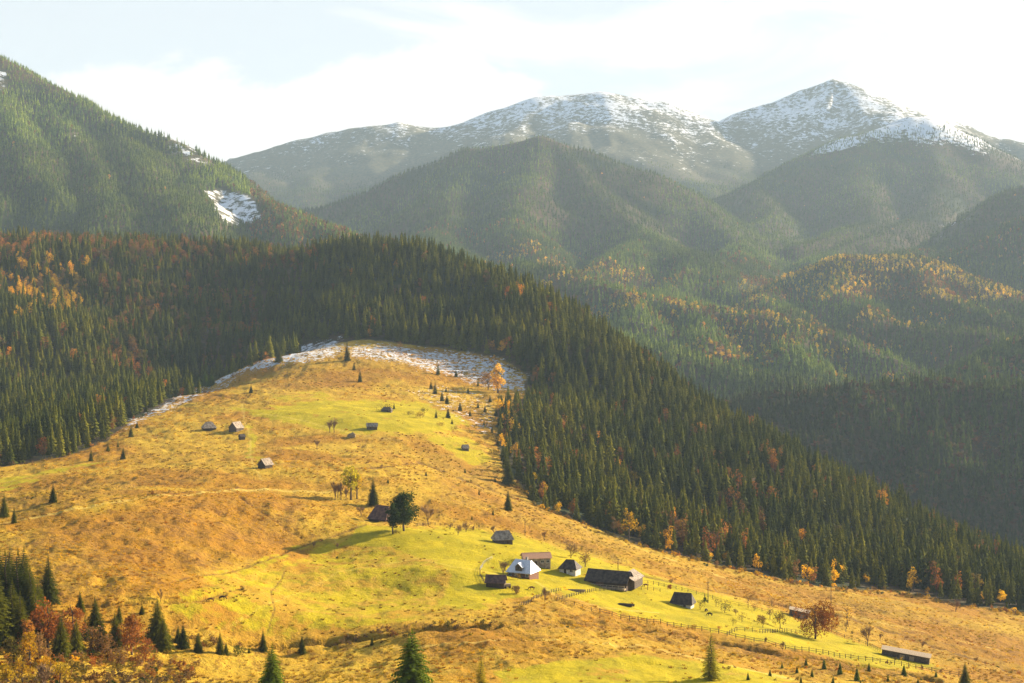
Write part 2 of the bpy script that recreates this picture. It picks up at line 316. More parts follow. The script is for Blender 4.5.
def plain(name, c, c2=None, sc=2., rough=.85, metal=0., stretch=(1, 1, 1), bump=.3, wave=None):
    m, nt = mat(name); c2 = c2 or tuple(x*.6 for x in c)
    P = nd(nt, 'ShaderNodeTexCoord').outputs['Object']; P = nd(nt, 'ShaderNodeMapping', {'Vector': P, 'Scale': stretch}).outputs[0]
    n = noise(nt, P, sc, 5, .65); col = mixc(nt, rampf(nt, n, .35, .65), c, c2); h = n
    if wave:
        w = nd(nt, 'ShaderNodeTexWave', {'Vector': nd(nt, 'ShaderNodeTexCoord').outputs['Object'], 'Scale': wave[1], 'Distortion': .15}, bands_direction=wave[0]).outputs['Fac']
        col = mixc(nt, mth(nt, 'MULTIPLY', rampf(nt, w, .25, .0), .6), col, tuple(x*.25 for x in c2)); h = mth(nt, 'ADD', mth(nt, 'MULTIPLY', w, .8), n)
    bp = nd(nt, 'ShaderNodeBump', {'Height': h, 'Strength': bump, 'Distance': .05})
    out(nt, nd(nt, 'ShaderNodeBsdfPrincipled', {'Base Color': col, 'Roughness': rough, 'Metallic': metal, 'Specular IOR Level': .2, 'Normal': bp.outputs[0]}).outputs[0]); return m
M = {}
M['ground'] = ground_mat()
M['spruce'] = leaf_mat('spruce_needles', (.050, .066, .005), (.165, .165, .010), .38)
M['spruce_near'] = leaf_mat('young_spruce_needles', (.10, .155, .012), (.14, .20, .016), .35)
M['larch'] = leaf_mat('larch_needles', (.36, .33, .03), (.44, .38, .03), .5)
M['yellow'] = leaf_mat('yellow_leaves', (.50, .26, .015), (.58, .36, .02), .5)
M['orange'] = leaf_mat('orange_leaves', (.42, .17, .03), (.50, .24, .03), .45)
M['rust'] = leaf_mat('rust_leaves', (.24, .085, .03), (.32, .15, .05), .4)
M['oak'] = leaf_mat('copper_oak_leaves', (.21, .065, .010), (.25, .085, .012), .4)
M['olive'] = leaf_mat('olive_leaves', (.15, .12, .03), (.22, .15, .035), .4)
M['dusk'] = leaf_mat('grey_brown_twigs', (.20, .115, .06), (.26, .15, .075), .3)
M['gold'] = leaf_mat('pale_gold_leaves', (.66, .44, .14), (.68, .48, .16), .45)
M['green'] = leaf_mat('dark_green_leaves', (.03, .055, .010), (.045, .07, .012), .35)
M['farleaf'] = leaf_mat('forest_leaves', None, None, .16, 'tint')
M['bark'] = plain('bark', (.12, .085, .06), (.05, .035, .025), 6, stretch=(1, 1, .2))
M['pale_bark'] = plain('pale_bark', (.45, .40, .33), (.2, .16, .12), 6, stretch=(1, 1, .3))
M['twig'] = plain('bare_twigs', (.30, .19, .10), (.2, .12, .06), 3)
M['old_wood'] = plain('weathered_timber', (.16, .13, .10), (.07, .05, .04), 3, stretch=(1, 1, 1), wave=('Z', 1.1))
M['dark_wood'] = plain('dark_timber', (.10, .065, .045), (.05, .035, .025), 3, wave=('Z', 1.1))
M['pale_wood'] = plain('pale_timber', (.42, .33, .22), (.26, .19, .12), 3)
M['red_wood'] = plain('brown_plank_wall', (.22, .11, .07), (.13, .065, .045), 3, wave=('X', 1.2))
M['lime'] = plain('limewashed_wall', (.62, .60, .56), (.45, .42, .37), 2)
M['shingle'] = plain('grey_shingles', (.46, .38, .29), (.20, .15, .11), .8, wave=('Y', 1.3))
M['dark_roof'] = plain('tarred_shingles', (.10, .075, .058), (.026, .020, .018), .8, wave=('Y', 1.2), rough=.7)
M['purple_roof'] = plain('brown_shingles', (.19, .105, .08), (.08, .045, .04), .8, wave=('Y', 1.2))
M['tin'] = plain('bright_tin_roof', (.72, .75, .80), (.60, .63, .68), 1, rough=.38, metal=.35, wave=('X', 1.0), bump=.2)
M['pink_roof'] = plain('faded_red_slates', (.58, .33, .20), (.48, .25, .15), 3, wave=('Y', 1.0))
M['glass'] = plain('window_glass', (.03, .035, .04), (.05, .055, .06), 1, rough=.1, bump=0)
M['hide_dark'] = plain('dark_hide', (.035, .022, .016), (.02, .014, .01), 5)
M['hide_brown'] = plain('brown_hide', (.22, .09, .035), (.12, .05, .02), 5)
M['hay'] = plain('weathered_hay', (.36, .25, .12), (.2, .13, .06), 5, bump=.8)
M['stone'] = plain('field_stone', (.33, .31, .28), (.2, .18, .16), 4, bump=.8)

# ------------------------------------------------------------------ mesh helpers
def mesh_np(name, v, f, mt, smooth=False, tint=None):
    v = np.asarray(v, np.float32).reshape(-1, 3); me = bpy.data.meshes.new(name)
    if isinstance(f, np.ndarray):
        k = f.shape[1]; me.vertices.add(len(v)); me.vertices.foreach_set('co', v.ravel())
        me.loops.add(f.size); me.loops.foreach_set('vertex_index', f.astype(np.int32).ravel())
        me.polygons.add(len(f)); me.polygons.foreach_set('loop_start', np.arange(0, f.size, k, dtype=np.int32))
        me.update(calc_edges=True)
    else:
        me.from_pydata([tuple(map(float, p)) for p in v], [], f); me.update()
    if tint is not None:
        a = me.color_attributes.new('tint', 'FLOAT_COLOR', 'POINT'); a.data.foreach_set('color', np.asarray(tint, np.float32).ravel())
    for x in (mt if isinstance(mt, (list, tuple)) else [mt]): me.materials.append(x)
    if smooth: me.polygons.foreach_set('use_smooth', np.ones(len(me.polygons), bool))
    return me
def link(name, me, parent=None, loc=(0, 0, 0), rz=0.):
    o = bpy.data.objects.new(name, me); COL.objects.link(o); o.location = loc; o.rotation_euler = (0, 0, rz); o.parent = parent; return o
def tag(o, label=None, cat=None, group=None, kind=None):
    for k, v in (('label', label), ('category', cat), ('group', group), ('kind', kind)):
        if v: o[k] = v
    return o
def thing(name, label, cat, loc=(0, 0, 0), rz=0., group=None, sc=1.):
    o = link(name, None, None, loc, rz); o.scale = (sc,)*3 if not isinstance(sc, tuple) else sc; o.empty_display_size = .5
    return tag(o, label, cat, group)
class MB:
    def __init__(s): s.v = []; s.f = []
    def add(s, vs, fs):
        n = len(s.v); s.v += [tuple(p) for p in vs]; s.f += [tuple(i+n for i in f) for f in fs]; return s
    def box(s, x0, x1, y0, y1, z0, z1, mt=None):
        p = [Vector((x, y, z)) for z in (z0, z1) for x, y in ((x0, y0), (x1, y0), (x1, y1), (x0, y1))]
        if mt: p = [mt @ q for q in p]
        return s.add(p, [(0, 3, 2, 1), (4, 5, 6, 7), (0, 1, 5, 4), (1, 2, 6, 5), (2, 3, 7, 6), (3, 0, 4, 7)])
    def bar(s, a, b, w, h=None, n=4):
        a = Vector(a); b = Vector(b); h = w if h is None else h; d = (b-a).normalized(); q = d.to_track_quat('Z', 'Y')
        vs = []
        for c, r in ((a, w), (b, h)):
            for k in range(n): vs.append(c+q @ Vector((r*math.cos(2*math.pi*(k+.5)/n), r*math.sin(2*math.pi*(k+.5)/n), 0)))
        fs = [(k, (k+1) % n, n+(k+1) % n, n+k) for k in range(n)]+[tuple(range(n))[::-1], tuple(range(n, 2*n))]
        return s.add(vs, fs)
    def slab(s, quad, t):
        """a sheet of given thickness on a quad (corners in order), thickness upward"""
        q = [Vector(p) for p in quad]; n = (q[1]-q[0]).cross(q[-1]-q[0]).normalized(); n = n if n.z > 0 else -n; k = len(q)
        vs = q+[p+n*t for p in q]; return s.add(vs, [tuple(range(k))[::-1], tuple(range(k, 2*k))]+[(i, (i+1) % k, k+(i+1) % k, k+i) for i in range(k)])
    def mesh(s, name, mt, smooth=False): return mesh_np(name, s.v, s.f, mt, smooth)
    def build(s, name, mt, parent=None, **k): return link(name, s.mesh(name, mt), parent, **k)

# ------------------------------------------------------------------ trees (unit: metres)
def spruce_crown(h=22., r=3.4, tiers=15, nb=9, base=.06, seed=0, power=.85):
    """whorls of drooping, uneven branches, each whorl a serrated skirt with gaps between the branch tips"""
    g = random.Random(seed); v = []; f = []
    for k in range(tiers):
        t = k/(tiers-1); z = h*(base+(1-base-.03)*t); rr = r*((1-t)**power*.97+.035)*g.uniform(.82, 1.12); n = max(5, int(nb*(1-.45*t)))
        dz = h/tiers*1.5; a0 = g.random()*7; c = len(v); v.append((0, 0, z+dz*.75))
        ring = []
        for i in range(n):
            a = a0+2*math.pi*i/n+g.uniform(-.15, .15); L = rr*g.uniform(.7, 1.18); dp = dz*g.uniform(.15, .5)
            w = math.pi/n*g.uniform(.62, .95)
            ring.append(((L*.62*math.cos(a-w), L*.62*math.sin(a-w), z-dp*.1), (L*math.cos(a), L*math.sin(a), z-dp), (L*.62*math.cos(a+w), L*.62*math.sin(a+w), z-dp*.1), (L*.5*math.cos(a), L*.5*math.sin(a), z-dz*.62)))
        for q in ring:
            b = len(v); v += q; f += [(c, b, b+1), (c, b+1, b+2), (b, b+3, b+1), (b+1, b+3, b+2)]
    return np.array(v), np.array(f)
def spruce_detail(h=9., r=2.2, seed=0, whorls=17, power=.8):
    """near spruce: separate branches with side shoots, spiky leader"""
    g = random.Random(seed); v = []; f = []
    def tri(a, b, c): n = len(v); v.extend((tuple(a), tuple(b), tuple(c))); f.append((n, n+1, n+2))
    for k in range(whorls):
        t = k/(whorls-1); z = h*(.05+.9*t); n = int(12-4*t); a0 = g.random()*7
        for i in range(n):
            a = a0+2*math.pi*i/n+g.uniform(-.2, .2); L = r*((1-t)**power*.95+.05)*g.uniform(.75, 1.15); d = Vector((math.cos(a), math.sin(a), 0)); s = Vector((-d.y, d.x, 0))
            p = Vector((0, 0, z)); up = .25+.5*t; seg = 7
            for j in range(seg):
                q0 = p+d*L*j/seg+Vector((0, 0, L*(up*j/seg-.55*(j/seg)**2))); q1 = p+d*L*(j+1)/seg+Vector((0, 0, L*(up*(j+1)/seg-.55*((j+1)/seg)**2)))
                w = L*.36*(1-(j+.3)/seg*.7)*g.uniform(.7, 1.2)
                for sg in (-1, 1):
                    tip = q0+d*w*.9+s*sg*w+Vector((0, 0, -w*g.uniform(.1, .45))); tri(q0, q1, tip)
                    tip2 = q0+d*w*.35+s*sg*w*.85+Vector((0, 0, w*g.uniform(-.5, .25))); tri(q0-d*L*.03, q0+d*.6*L/seg, tip2)
                    tri(q0, q1, (q0+q1)*.5+s*sg*w*.2+Vector((0, 0, -w*.6)))
    tri((.008*h, 0, h*.92), (-.008*h, 0, h*.92), (0, 0, h*1.03)); tri((0, .008*h, h*.92), (0, -.008*h, h*.92), (0, 0, h*1.03))
    return np.array(v), np.array(f)
def trunk_mesh(h, r0, r1, mt, seed=0, limbs=0, top=None):
    g = random.Random(seed); mb = MB(); p = Vector((0, 0, -.6)); n = 5
    for k in range(n):
        q = Vector((g.uniform(-.02, .02)*h, g.uniform(-.02, .02)*h, h*(k+1)/n)); a = r0+(r1-r0)*k/n; b = r0+(r1-r0)*(k+1)/n; mb.bar(p, q, a, b, 6); p = q
    for i in range(limbs):
        a = g.random()*6.28; z = h*g.uniform(.3, .9); L = h*g.uniform(.18, .32)
        mb.bar((0, 0, z), (L*math.cos(a), L*math.sin(a), z+L*g.uniform(.5, 1.1)), r0*.35, r0*.1, 5)
    return mb.mesh('trunk', mt)
def leaf_cloud(h, r, n, size, z0=.25, clumps=14, seed=0, sharp=1.0, tall=1.0, gap=.5):
    """leaf-sized faces gathered in clumps spread through the crown's volume"""
    g = np.random.default_rng(seed); cs = []
    zc = h*(z0+1)/2; hz = h*(1-z0)/2
    while len(cs) < clumps:
        q = g.uniform(-1, 1, 3)
        l = np.linalg.norm(q)
        if l > 1 or l < .25: continue
        w = 1-.35*max(0, q[2])*sharp
        cs.append((q[0]*r*w*.78, q[1]*r*w*.78, zc+q[2]*hz*.82, r*g.uniform(.28, .5)))
    cs = np.array(cs); k = g.integers(0, clumps, n); d = g.normal(size=(n, 3)); d /= np.linalg.norm(d, axis=1)[:, None]
    p = cs[k, :3]+d*(cs[k, 3]*g.uniform(gap, 1, n)**.5)[:, None]*np.array([1, 1, tall])
    a = g.normal(size=(n, 3)); a /= np.linalg.norm(a, axis=1)[:, None]; b = np.cross(a, g.normal(size=(n, 3))); b /= np.linalg.norm(b, axis=1)[:, None]
    s = size*g.uniform(.6, 1.4, n)[:, None]
    v = np.stack([p-a*s, p+b*s*.7, p+a*s, p-b*s*.7], 1).reshape(-1, 3); f = np.arange(4*n).reshape(-1, 4)
    return v, f
def bare_tree(h, seed=0, spread=.55, r0=.16, depth=5, minr=.022, kids=3):
    """trunk (first level) and branch mesh (the rest) of a leafless tree"""
    g = random.Random(seed); T = MB(); B = MB()
    def go(p, d, L, r, lv):
        q = p+d*L; mid = p+d*L*.5+Vector((g.uniform(-1, 1), g.uniform(-1, 1), 0))*L*.05; r2 = max(minr, r*.62); mb = T if lv == 0 else B; n = 5 if lv < 2 else 3
        mb.bar(p, mid, r, (r+r2)/2, n); mb.bar(mid, q, (r+r2)/2, r2, n)
        if lv >= depth: return
        for k in range(kids+(lv < 3)):
            a = g.random()*6.28; t = spread*g.uniform(.5, 1.35); s = Vector((math.cos(a)*math.sin(t), math.sin(a)*math.sin(t), math.cos(t)))
            nd_ = (d.to_track_quat('Z', 'Y') @ s); nd_ = (nd_+Vector((0, 0, .18))).normalized()
            st = p+d*L*g.uniform(.4, 1.) if k else q
            go(st, nd_, L*g.uniform(.62, .86), r2, lv+1)
    go(Vector((0, 0, -.3)), Vector((g.uniform(-.08, .08), g.uniform(-.08, .08), 1)).normalized(), h*.22, r0, 0)
    return T.mesh('trunk', M['bark']), B.mesh('branches', M['twig'])
HAZE=4.6e-5; CLOUD=3.15; SKYK=.55; SKYS=.1; SUN=5.0; EXPO=1.78
# ------------------------------------------------------------------ ground object
idx = np.arange(NR*NC).reshape(NR, NC)
quads = np.stack([idx[:-1, :-1], idx[:-1, 1:], idx[1:, 1:], idx[1:, :-1]], -1).reshape(-1, 4)
gm = mesh_np('terrain', np.stack([XX, YY, Z], -1), quads, M['ground'], True)
one = np.ones_like(Z)
for nm, ch in (('cover', (gr, sn, FOREST, one)), ('cover2', (he, di, MEAD, tk_hl))):
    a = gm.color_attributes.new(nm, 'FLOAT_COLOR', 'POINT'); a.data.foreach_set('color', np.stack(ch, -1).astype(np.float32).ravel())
tag(link('terrain', gm), kind='structure')

# ------------------------------------------------------------------ forests
def scatter(x0, x1, y0, y1, sp, seed, jitter=.42):
    g = np.random.default_rng(seed); nx = int((x1-x0)/sp); ny = int((y1-y0)/sp)
    X, Y = np.meshgrid(x0+(np.arange(nx)+.5)*sp, y0+(np.arange(ny)+.5)*sp); X = X.ravel()+g.uniform(-jitter, jitter, X.size)*sp; Y = Y.ravel()+g.uniform(-jitter, jitter, Y.size)*sp
    return X, Y
def infield(x, y, u0, u1):
    u = x/y*F+U0; return (u > u0) & (u < u1)
def seen(x, y, z, h, slack):
    """top of a tree of height h rises above the nearer ground, give or take"""
    v = V0-(z+h)/y*F; return v < grid_look(CM, x, y*.985)+slack/y*F

def leafy_prob(x, y, far):
    """where broadleaves stand between the spruces, and of which colour"""
    z = grid_look(Z, x, y); u = x/y*F+U0; v = V0-z/y*F
    p = np.full(x.shape, .035); kind = np.zeros(x.shape, int)      # 0 rust 1 yellow 2 orange 3 olive/grey
    n = vnoise(x/60, y/60, 301); n2 = vnoise(x/23, y/23, 303); n3 = vnoise(x/170, y/170, 311)
    g = rng.random(x.shape); kind = np.where(g < .55, 0, np.where(g < .7, 2, 3))
    if not far:
        a = (u < 320) & (v < 275); p = np.where(a, .15+.5*(n > .5), p)
        a2 = (u > 70+40*n) & (u < 250+60*(n-.5)) & (v > 245) & (v < 390+40*(n2-.5)); p = np.where(a2, np.maximum(p*.8, .13+.24*(n > .5)), p); kind = np.where(a2 & (g > .4), 3, kind)
        ye = ((np.abs(u-50+50*(n3-.5)+30*(n2-.5)) < 42) & (v > 250+25*n2) & (v < 325+30*(n-.5)) & (n+n2 > .8)); p = np.where(ye, .6, p); kind = np.where(ye & (g < .75), 1, kind)
        b = (u > 330) & (u < 700); p = np.where(b, .02+.06*(n > .72), p)
        c = (u > 640) & (n > .6) & (n2 > .5); p = np.where(c, .3, p); kind = np.where(c & (g < .8), 0, kind)
    else:
        p = .05+.25*sstep(.55, .75, n3)
        a = (y > 2800) & (y < 3800) & (u > 740) & (v < 303); p = np.where(a, .8, p); kind = np.where(a & (n3+.5*n > .72-.4*(v < 275)) & (g < .75), 1, kind)
        a = (y > 2500) & (y < 4000) & (v > 240) & (n3+.35*n+.3*n2 > .93); p = np.where(a, .6, p); kind = np.where(a & (g < .4), 1, kind)
        a = (y < 2230); p = np.where(a, .24+.25*(n > .6), p); kind = np.where(a & (g < .7), np.where(g < .35, 0, 3), kind)
        a = (y > 2700) & (u < 380) & (v > 175) & (u > 250); p = np.where(a, .45, p)
        p = np.where(y > 4300, .012, p); p = np.where((u < 400) & (y > 2700) & ((v < 175) | (u < 250)), .012, p)
    return p, kind, u, v

# near forest: candidates
X, Y = scatter(-1200, 900, 700, 2050, 7.9, 5)
k = infield(X, Y, -110, 1130); X, Y = X[k], Y[k]
zz = grid_look(Z, X, Y); md = grid_look(MEAD, X, Y); isf = grid_look(ISFAR.astype(float), X, Y); snow_ = grid_look(sn, X, Y)
H = 25*(.5+.6*rng.random(X.shape)**.8)*(.7+.5*vnoise(X/60, Y/60, 71))
edge = md > .02
keep = (md < .25) & (isf < .5) & seen(X, Y, zz, H, 14) & (rng.random(X.shape) < np.where(snow_ > .25, .0, .6+.5*vnoise(X/28, Y/28, 77)))
X, Y, zz, H, md = X[keep], Y[keep], zz[keep], H[keep], md[keep]
P, KD, UQ, VQ = leafy_prob(X, Y, False)
# the wood's rim is lower and mixed
rim = np.maximum.reduce([grid_look(MEAD, X+dx, Y+dy) for dx, dy in ((14, 0), (-14, 0), (0, -14), (0, -26))])
low = (rim > .4)&(UQ > 480)
P = np.where(low, .28, P); KD = np.where(low & (rng.random(X.shape) < .55), 1, KD); H = np.where(low, H*rng.uniform(.4, .95, X.shape), H)
leafy = rng.random(X.shape) < P
CANOPY = [XYZ(*q) for q in ()]
print('near forest', len(X), 'leafy', leafy.sum())

SPR = [mesh_np('spruce_crown', *spruce_crown(1, r, t, 9, b, s, pw), M['spruce']) for s, (r, t, b, pw) in enumerate([(.225, 13, .05, .85), (.20, 14, .08, .8), (.245, 12, .03, .95), (.21, 14, .10, .75), (.17, 12, .2, .7), (.26, 11, .04, 1.05)])]
SPR_T = trunk_mesh(.9, .016, .004, M['bark'], 3)
for v_ in SPR_T.vertices: v_.co.z = max(v_.co.z, -.08)
LEAFM = {}
for i, nm in enumerate(('rust', 'yellow', 'orange', 'olive')):
    LEAFM[i] = [mesh_np(nm+'_crown', *leaf_cloud(1, .27, 330, .028, .12, 16, 40+i*3+j, gap=.2), M[nm] if nm != 'olive' else M[('olive', 'dusk')[j % 2]]) for j in range(2)]
BR_T = trunk_mesh(.85, .022, .006, M['bark'], 5, 5)
for v_ in BR_T.vertices: v_.co.z = max(v_.co.z, -.08)

def visible_size(x, y, z, h): return h/y
# nearest trees seen become things of their own
vis = seen(X, Y, zz, H*.35, 0) & infield(X, Y, 0, 1024)
order = np.argsort(-(H/Y)*np.where(vis, 1, 0))
c_id = [i for i in order if not leafy[i] and vis[i]][:285]; l_id = [i for i in order if leafy[i] and vis[i]][:160]
single = np.zeros(len(X), bool); single[c_id] = True; single[l_id] = True
KN = ['russet', 'yellow', 'orange', 'olive brown']
def side(u, v):
    return 'above the farm' if u < 660 else ('behind the long narrow field' if u < 800 else 'at the right hand end of the slope')
def plant(name, label, cat, x, y, z, parts, sc, group=None, rz=None):
    t = thing(name, label, cat, (x, y, z), random.random()*6.28 if rz is None else rz, group, sc)
    for nm, me in parts: link(nm, me, t)
    return t
for i in c_id:
    s = side(UQ[i], VQ[i]); w = float(H[i])
    plant('spruce_tree', f'dark green spruce in the forest {s}', 'spruce', X[i], Y[i], zz[i]-.2, (('crown', SPR[i % 6]), ('trunk', SPR_T)), (w*random.uniform(.85, 1.15),)*2+(w,), f'forest spruces {s}')
for i in l_id:
    s = side(UQ[i], VQ[i]); w = float(H[i])*.8; kd = KD[i]
    plant('broadleaf_tree', f'{KN[kd]} broadleaf tree among the forest spruces {s}', 'tree', X[i], Y[i], zz[i]-.2, (('crown', LEAFM[kd][i % 2]), ('trunk', BR_T)), w, f'{KN[kd]} broadleaves in the forest {s}')

# the rest of the near forest: one object, instanced
def instancer(name, pts, which, scale, rot, meshes, label):
    me = bpy.data.meshes.new(name); me.vertices.add(len(pts)); me.vertices.foreach_set('co', np.asarray(pts, np.float32).ravel())
    for nm, ty, dat in (('which', 'INT', which), ('rotz', 'FLOAT', rot)):
        a = me.attributes.new(nm, ty, 'POINT'); a.data.foreach_set('value', np.asarray(dat).astype(np.int32 if ty == 'INT' else np.float32))
    a = me.attributes.new('siz', 'FLOAT_VECTOR', 'POINT'); a.data.foreach_set('vector', np.asarray(scale, np.float32).ravel())
    o = link(name, me); tag(o, label, kind='stuff')
    ng = bpy.data.node_groups.new(name, 'GeometryNodeTree'); ng.interface.new_socket('Geometry', in_out='INPUT', socket_type='NodeSocketGeometry'); ng.interface.new_socket('Geometry', in_out='OUTPUT', socket_type='NodeSocketGeometry')
    gi = ng.nodes.new('NodeGroupInput'); go = ng.nodes.new('NodeGroupOutput'); jn = ng.nodes.new('GeometryNodeJoinGeometry')
    wa = ng.nodes.new('GeometryNodeInputNamedAttribute'); wa.data_type = 'INT'; wa.inputs[0].default_value = 'which'
    ra = ng.nodes.new('GeometryNodeInputNamedAttribute'); ra.data_type = 'FLOAT'; ra.inputs[0].default_value = 'rotz'
    sa = ng.nodes.new('GeometryNodeInputNamedAttribute'); sa.data_type = 'FLOAT_VECTOR'; sa.inputs[0].default_value = 'siz'
    cx = ng.nodes.new('ShaderNodeCombineXYZ'); ng.links.new(ra.outputs[0], cx.inputs[2])
    for i, ml in enumerate(meshes):
        po = bpy.data.objects.new(name+'_kind', ml); oi = ng.nodes.new('GeometryNodeObjectInfo'); oi.inputs[0].default_value = po; oi.inputs[1].default_value = True
        cmp_ = ng.nodes.new('FunctionNodeCompare'); cmp_.data_type = 'INT'; cmp_.operation = 'EQUAL'; ng.links.new(wa.outputs[0], cmp_.inputs[2]); cmp_.inputs[3].default_value = i
        ip = ng.nodes.new('GeometryNodeInstanceOnPoints'); ng.links.new(gi.outputs[0], ip.inputs['Points']); ng.links.new(cmp_.outputs[0], ip.inputs['Selection'])
        ng.links.new(oi.outputs['Geometry'], ip.inputs['Instance']); ng.links.new(cx.outputs[0], ip.inputs['Rotation']); ng.links.new(sa.outputs[0], ip.inputs['Scale']); ng.links.new(ip.outputs[0], jn.inputs[0])
    ng.links.new(jn.outputs[0], go.inputs[0]); md_ = o.modifiers.new('instances', 'NODES'); md_.node_group = ng
    return o
q = ~single
which = np.where(leafy, 6+KD*2+(np.arange(len(X)) % 2), rng.integers(0, 6, len(X)))[q]
wd = np.where(leafy, .85, 1.)*H; asp = rng.uniform(.85, 1.2, X.shape)
instancer('forest', np.stack([X, Y, zz-.2], -1)[q], which, np.stack([wd*asp, wd*asp, wd], -1)[q], rng.uniform(0, 6.28, q.sum()), SPR+[m_ for i in range(4) for m_ in LEAFM[i]],
          'dense spruce forest with some autumn broadleaves covering the ridge')

# far forests: simple crowns, one mesh
NLEAF = {'a': 60, 'b': 22, 'c': 12}
def far_forest(name, y0, y1, sp, hh, tiers, nb, seed, label):
    X, Y = scatter(-y1*.42, y1*.42, y0, y1, sp, seed); k = infield(X, Y, -60, 1084); X, Y = X[k], Y[k]
    zz = grid_look(Z, X, Y); fo = grid_look(FOREST, X, Y); isf = grid_look(ISFAR.astype(float), X, Y)
    H = hh*(.65+.6*rng.random(X.shape))*np.where(zz > 560, .7, 1)
    keep = (isf > .5) & (rng.random(X.shape) < fo) & seen(X, Y, zz, H, 10); X, Y, zz, H = X[keep], Y[keep], zz[keep], H[keep]
    P, KD, u, v = leafy_prob(X, Y, True); lf = rng.random(X.shape) < P; n = len(X)
    base = np.array([(.24, .105, .05), (.70, .48, .06), (.46, .24, .07), (.20, .15, .06)])
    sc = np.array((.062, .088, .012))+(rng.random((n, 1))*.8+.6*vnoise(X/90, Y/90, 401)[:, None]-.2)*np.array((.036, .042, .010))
    sc = sc*np.where(Y < 2230, .66, np.where(Y < 4400, 1.6, 1.15))[:, None]*(.75+.6*sstep(.35, .7, vnoise(X/330, Y/330, 409)))[:, None]  # near ridge shade and middle hill sunlight painted into the spruce tint by distance
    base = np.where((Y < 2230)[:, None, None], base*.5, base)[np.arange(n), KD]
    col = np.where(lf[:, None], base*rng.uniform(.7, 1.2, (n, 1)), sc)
    V, Fc, T = [], [], []; off = 0
    for tpl_i in range(4):
        g = random.Random(seed+tpl_i)
        if tpl_i < 3:
            tv, tf = spruce_crown(1, .24, tiers, nb, .0, seed+tpl_i); sel = (~lf) & (np.arange(n) % 3 == tpl_i)
        else:
            tv, tf = leaf_cloud(1, .27, NLEAF[name], .085 if name == 'a' else .13, .05, 8, seed, gap=.25); tf = np.concatenate([tf[:, :3], tf[:, [0, 2, 3]]]); sel = lf
        m_ = int(sel.sum()); 
        if not m_: continue
        a = rng.uniform(0, 6.28, m_); ca, sa = np.cos(a), np.sin(a); h = H[sel]*(.75 if tpl_i == 3 else 1); w = h*rng.uniform(.85, 1.25, m_)
        x = (tv[None, :, 0]*ca[:, None]-tv[None, :, 1]*sa[:, None])*w[:, None]+X[sel][:, None]; y = (tv[None, :, 0]*sa[:, None]+tv[None, :, 1]*ca[:, None])*w[:, None]+Y[sel][:, None]
        z = tv[None, :, 2]*h[:, None]+zz[sel][:, None]-.3
        V.append(np.stack([x, y, z], -1).reshape(-1, 3)); Fc.append((tf[None]+(np.arange(m_)*len(tv))[:, None, None]+off).reshape(-1, 3)); off += m_*len(tv)
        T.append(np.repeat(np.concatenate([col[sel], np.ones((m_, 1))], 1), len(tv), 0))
    V = np.concatenate(V); Fc = np.concatenate(Fc); T = np.concatenate(T)
    print(name, n, 'trees', len(Fc), 'faces')
    return V, Fc, T
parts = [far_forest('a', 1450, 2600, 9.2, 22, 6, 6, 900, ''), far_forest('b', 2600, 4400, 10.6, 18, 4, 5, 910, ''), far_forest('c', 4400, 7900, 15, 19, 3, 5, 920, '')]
off = 0; VA, FA, TA = [], [], []
for v_, f_, t_ in parts: VA.append(v_); FA.append(f_+off); TA.append(t_); off += len(v_)
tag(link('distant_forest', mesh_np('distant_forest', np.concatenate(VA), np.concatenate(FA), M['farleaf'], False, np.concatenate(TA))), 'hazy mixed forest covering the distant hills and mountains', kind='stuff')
# ------------------------------------------------------------------ single trees on the meadows
NSP = [mesh_np('near_spruce_crown', *(lambda vf: (vf[0], vf[1]))(spruce_detail(1, r, s, 30, pw)), M['spruce']) for s, (r, pw) in enumerate([(.235, .85), (.20, .8), (.26, .95)])]
YSP = [mesh_np('young_spruce_crown', *spruce_detail(1, r, 30+s, 26, .85), M['spruce_near']) for s, r in enumerate([.40, .36])]
LAR = [mesh_np('larch_crown', *spruce_detail(1, .21, 60, 20, .7), M['larch'])]
N_T = trunk_mesh(.9, .02, .004, M['bark'], 3)
for v_ in N_T.vertices: v_.co.z = max(v_.co.z, -.08)
_c = {}
def crownm(kind, w, n=900, z0=.22, seed=0, size=.028, gap=.35):
    key = (kind, round(w, 2), n, z0, seed)
    if key not in _c: _c[key] = mesh_np(kind+'_crown', *leaf_cloud(1, w/2*1.2, n, size, z0, 40 if kind == 'green' else 18, 70+seed, gap=gap), M[kind])
    return _c[key]
def limbs(seed):
    if ('l', seed) not in _c:
        me = trunk_mesh(.8, .03, .008, M['bark'], seed, 9)
        for v_ in me.vertices: v_.co.z = max(v_.co.z, -.08)
        _c[('l', seed)] = me
    return _c[('l', seed)]
def hgt(p, px): return px/F*p.y
def spruce(u, v, px, label, group=None, ms=None, wide=1.):
    p = at(u, v); h = hgt(p, px); ms = ms or NSP
    return plant('spruce_tree', label, 'spruce', p.x, p.y, p.z-.15, (('crown', random.choice(ms)), ('trunk', N_T)), (h*wide*random.uniform(.9, 1.12),)*2+(h,), group)
def leafy_tree(u, v, px, wpx, kind, label, group=None, n=900, z0=.2, seed=0, size=.028, name='broadleaf_tree', cat='tree', gap=.35):
    p = at(u, v); h = hgt(p, px)
    return plant(name, label, cat, p.x, p.y, p.z-.1, (('crown', crownm(kind, wpx/px, n, z0, seed, size, gap)), ('trunk', limbs(seed % 3))), h, group)
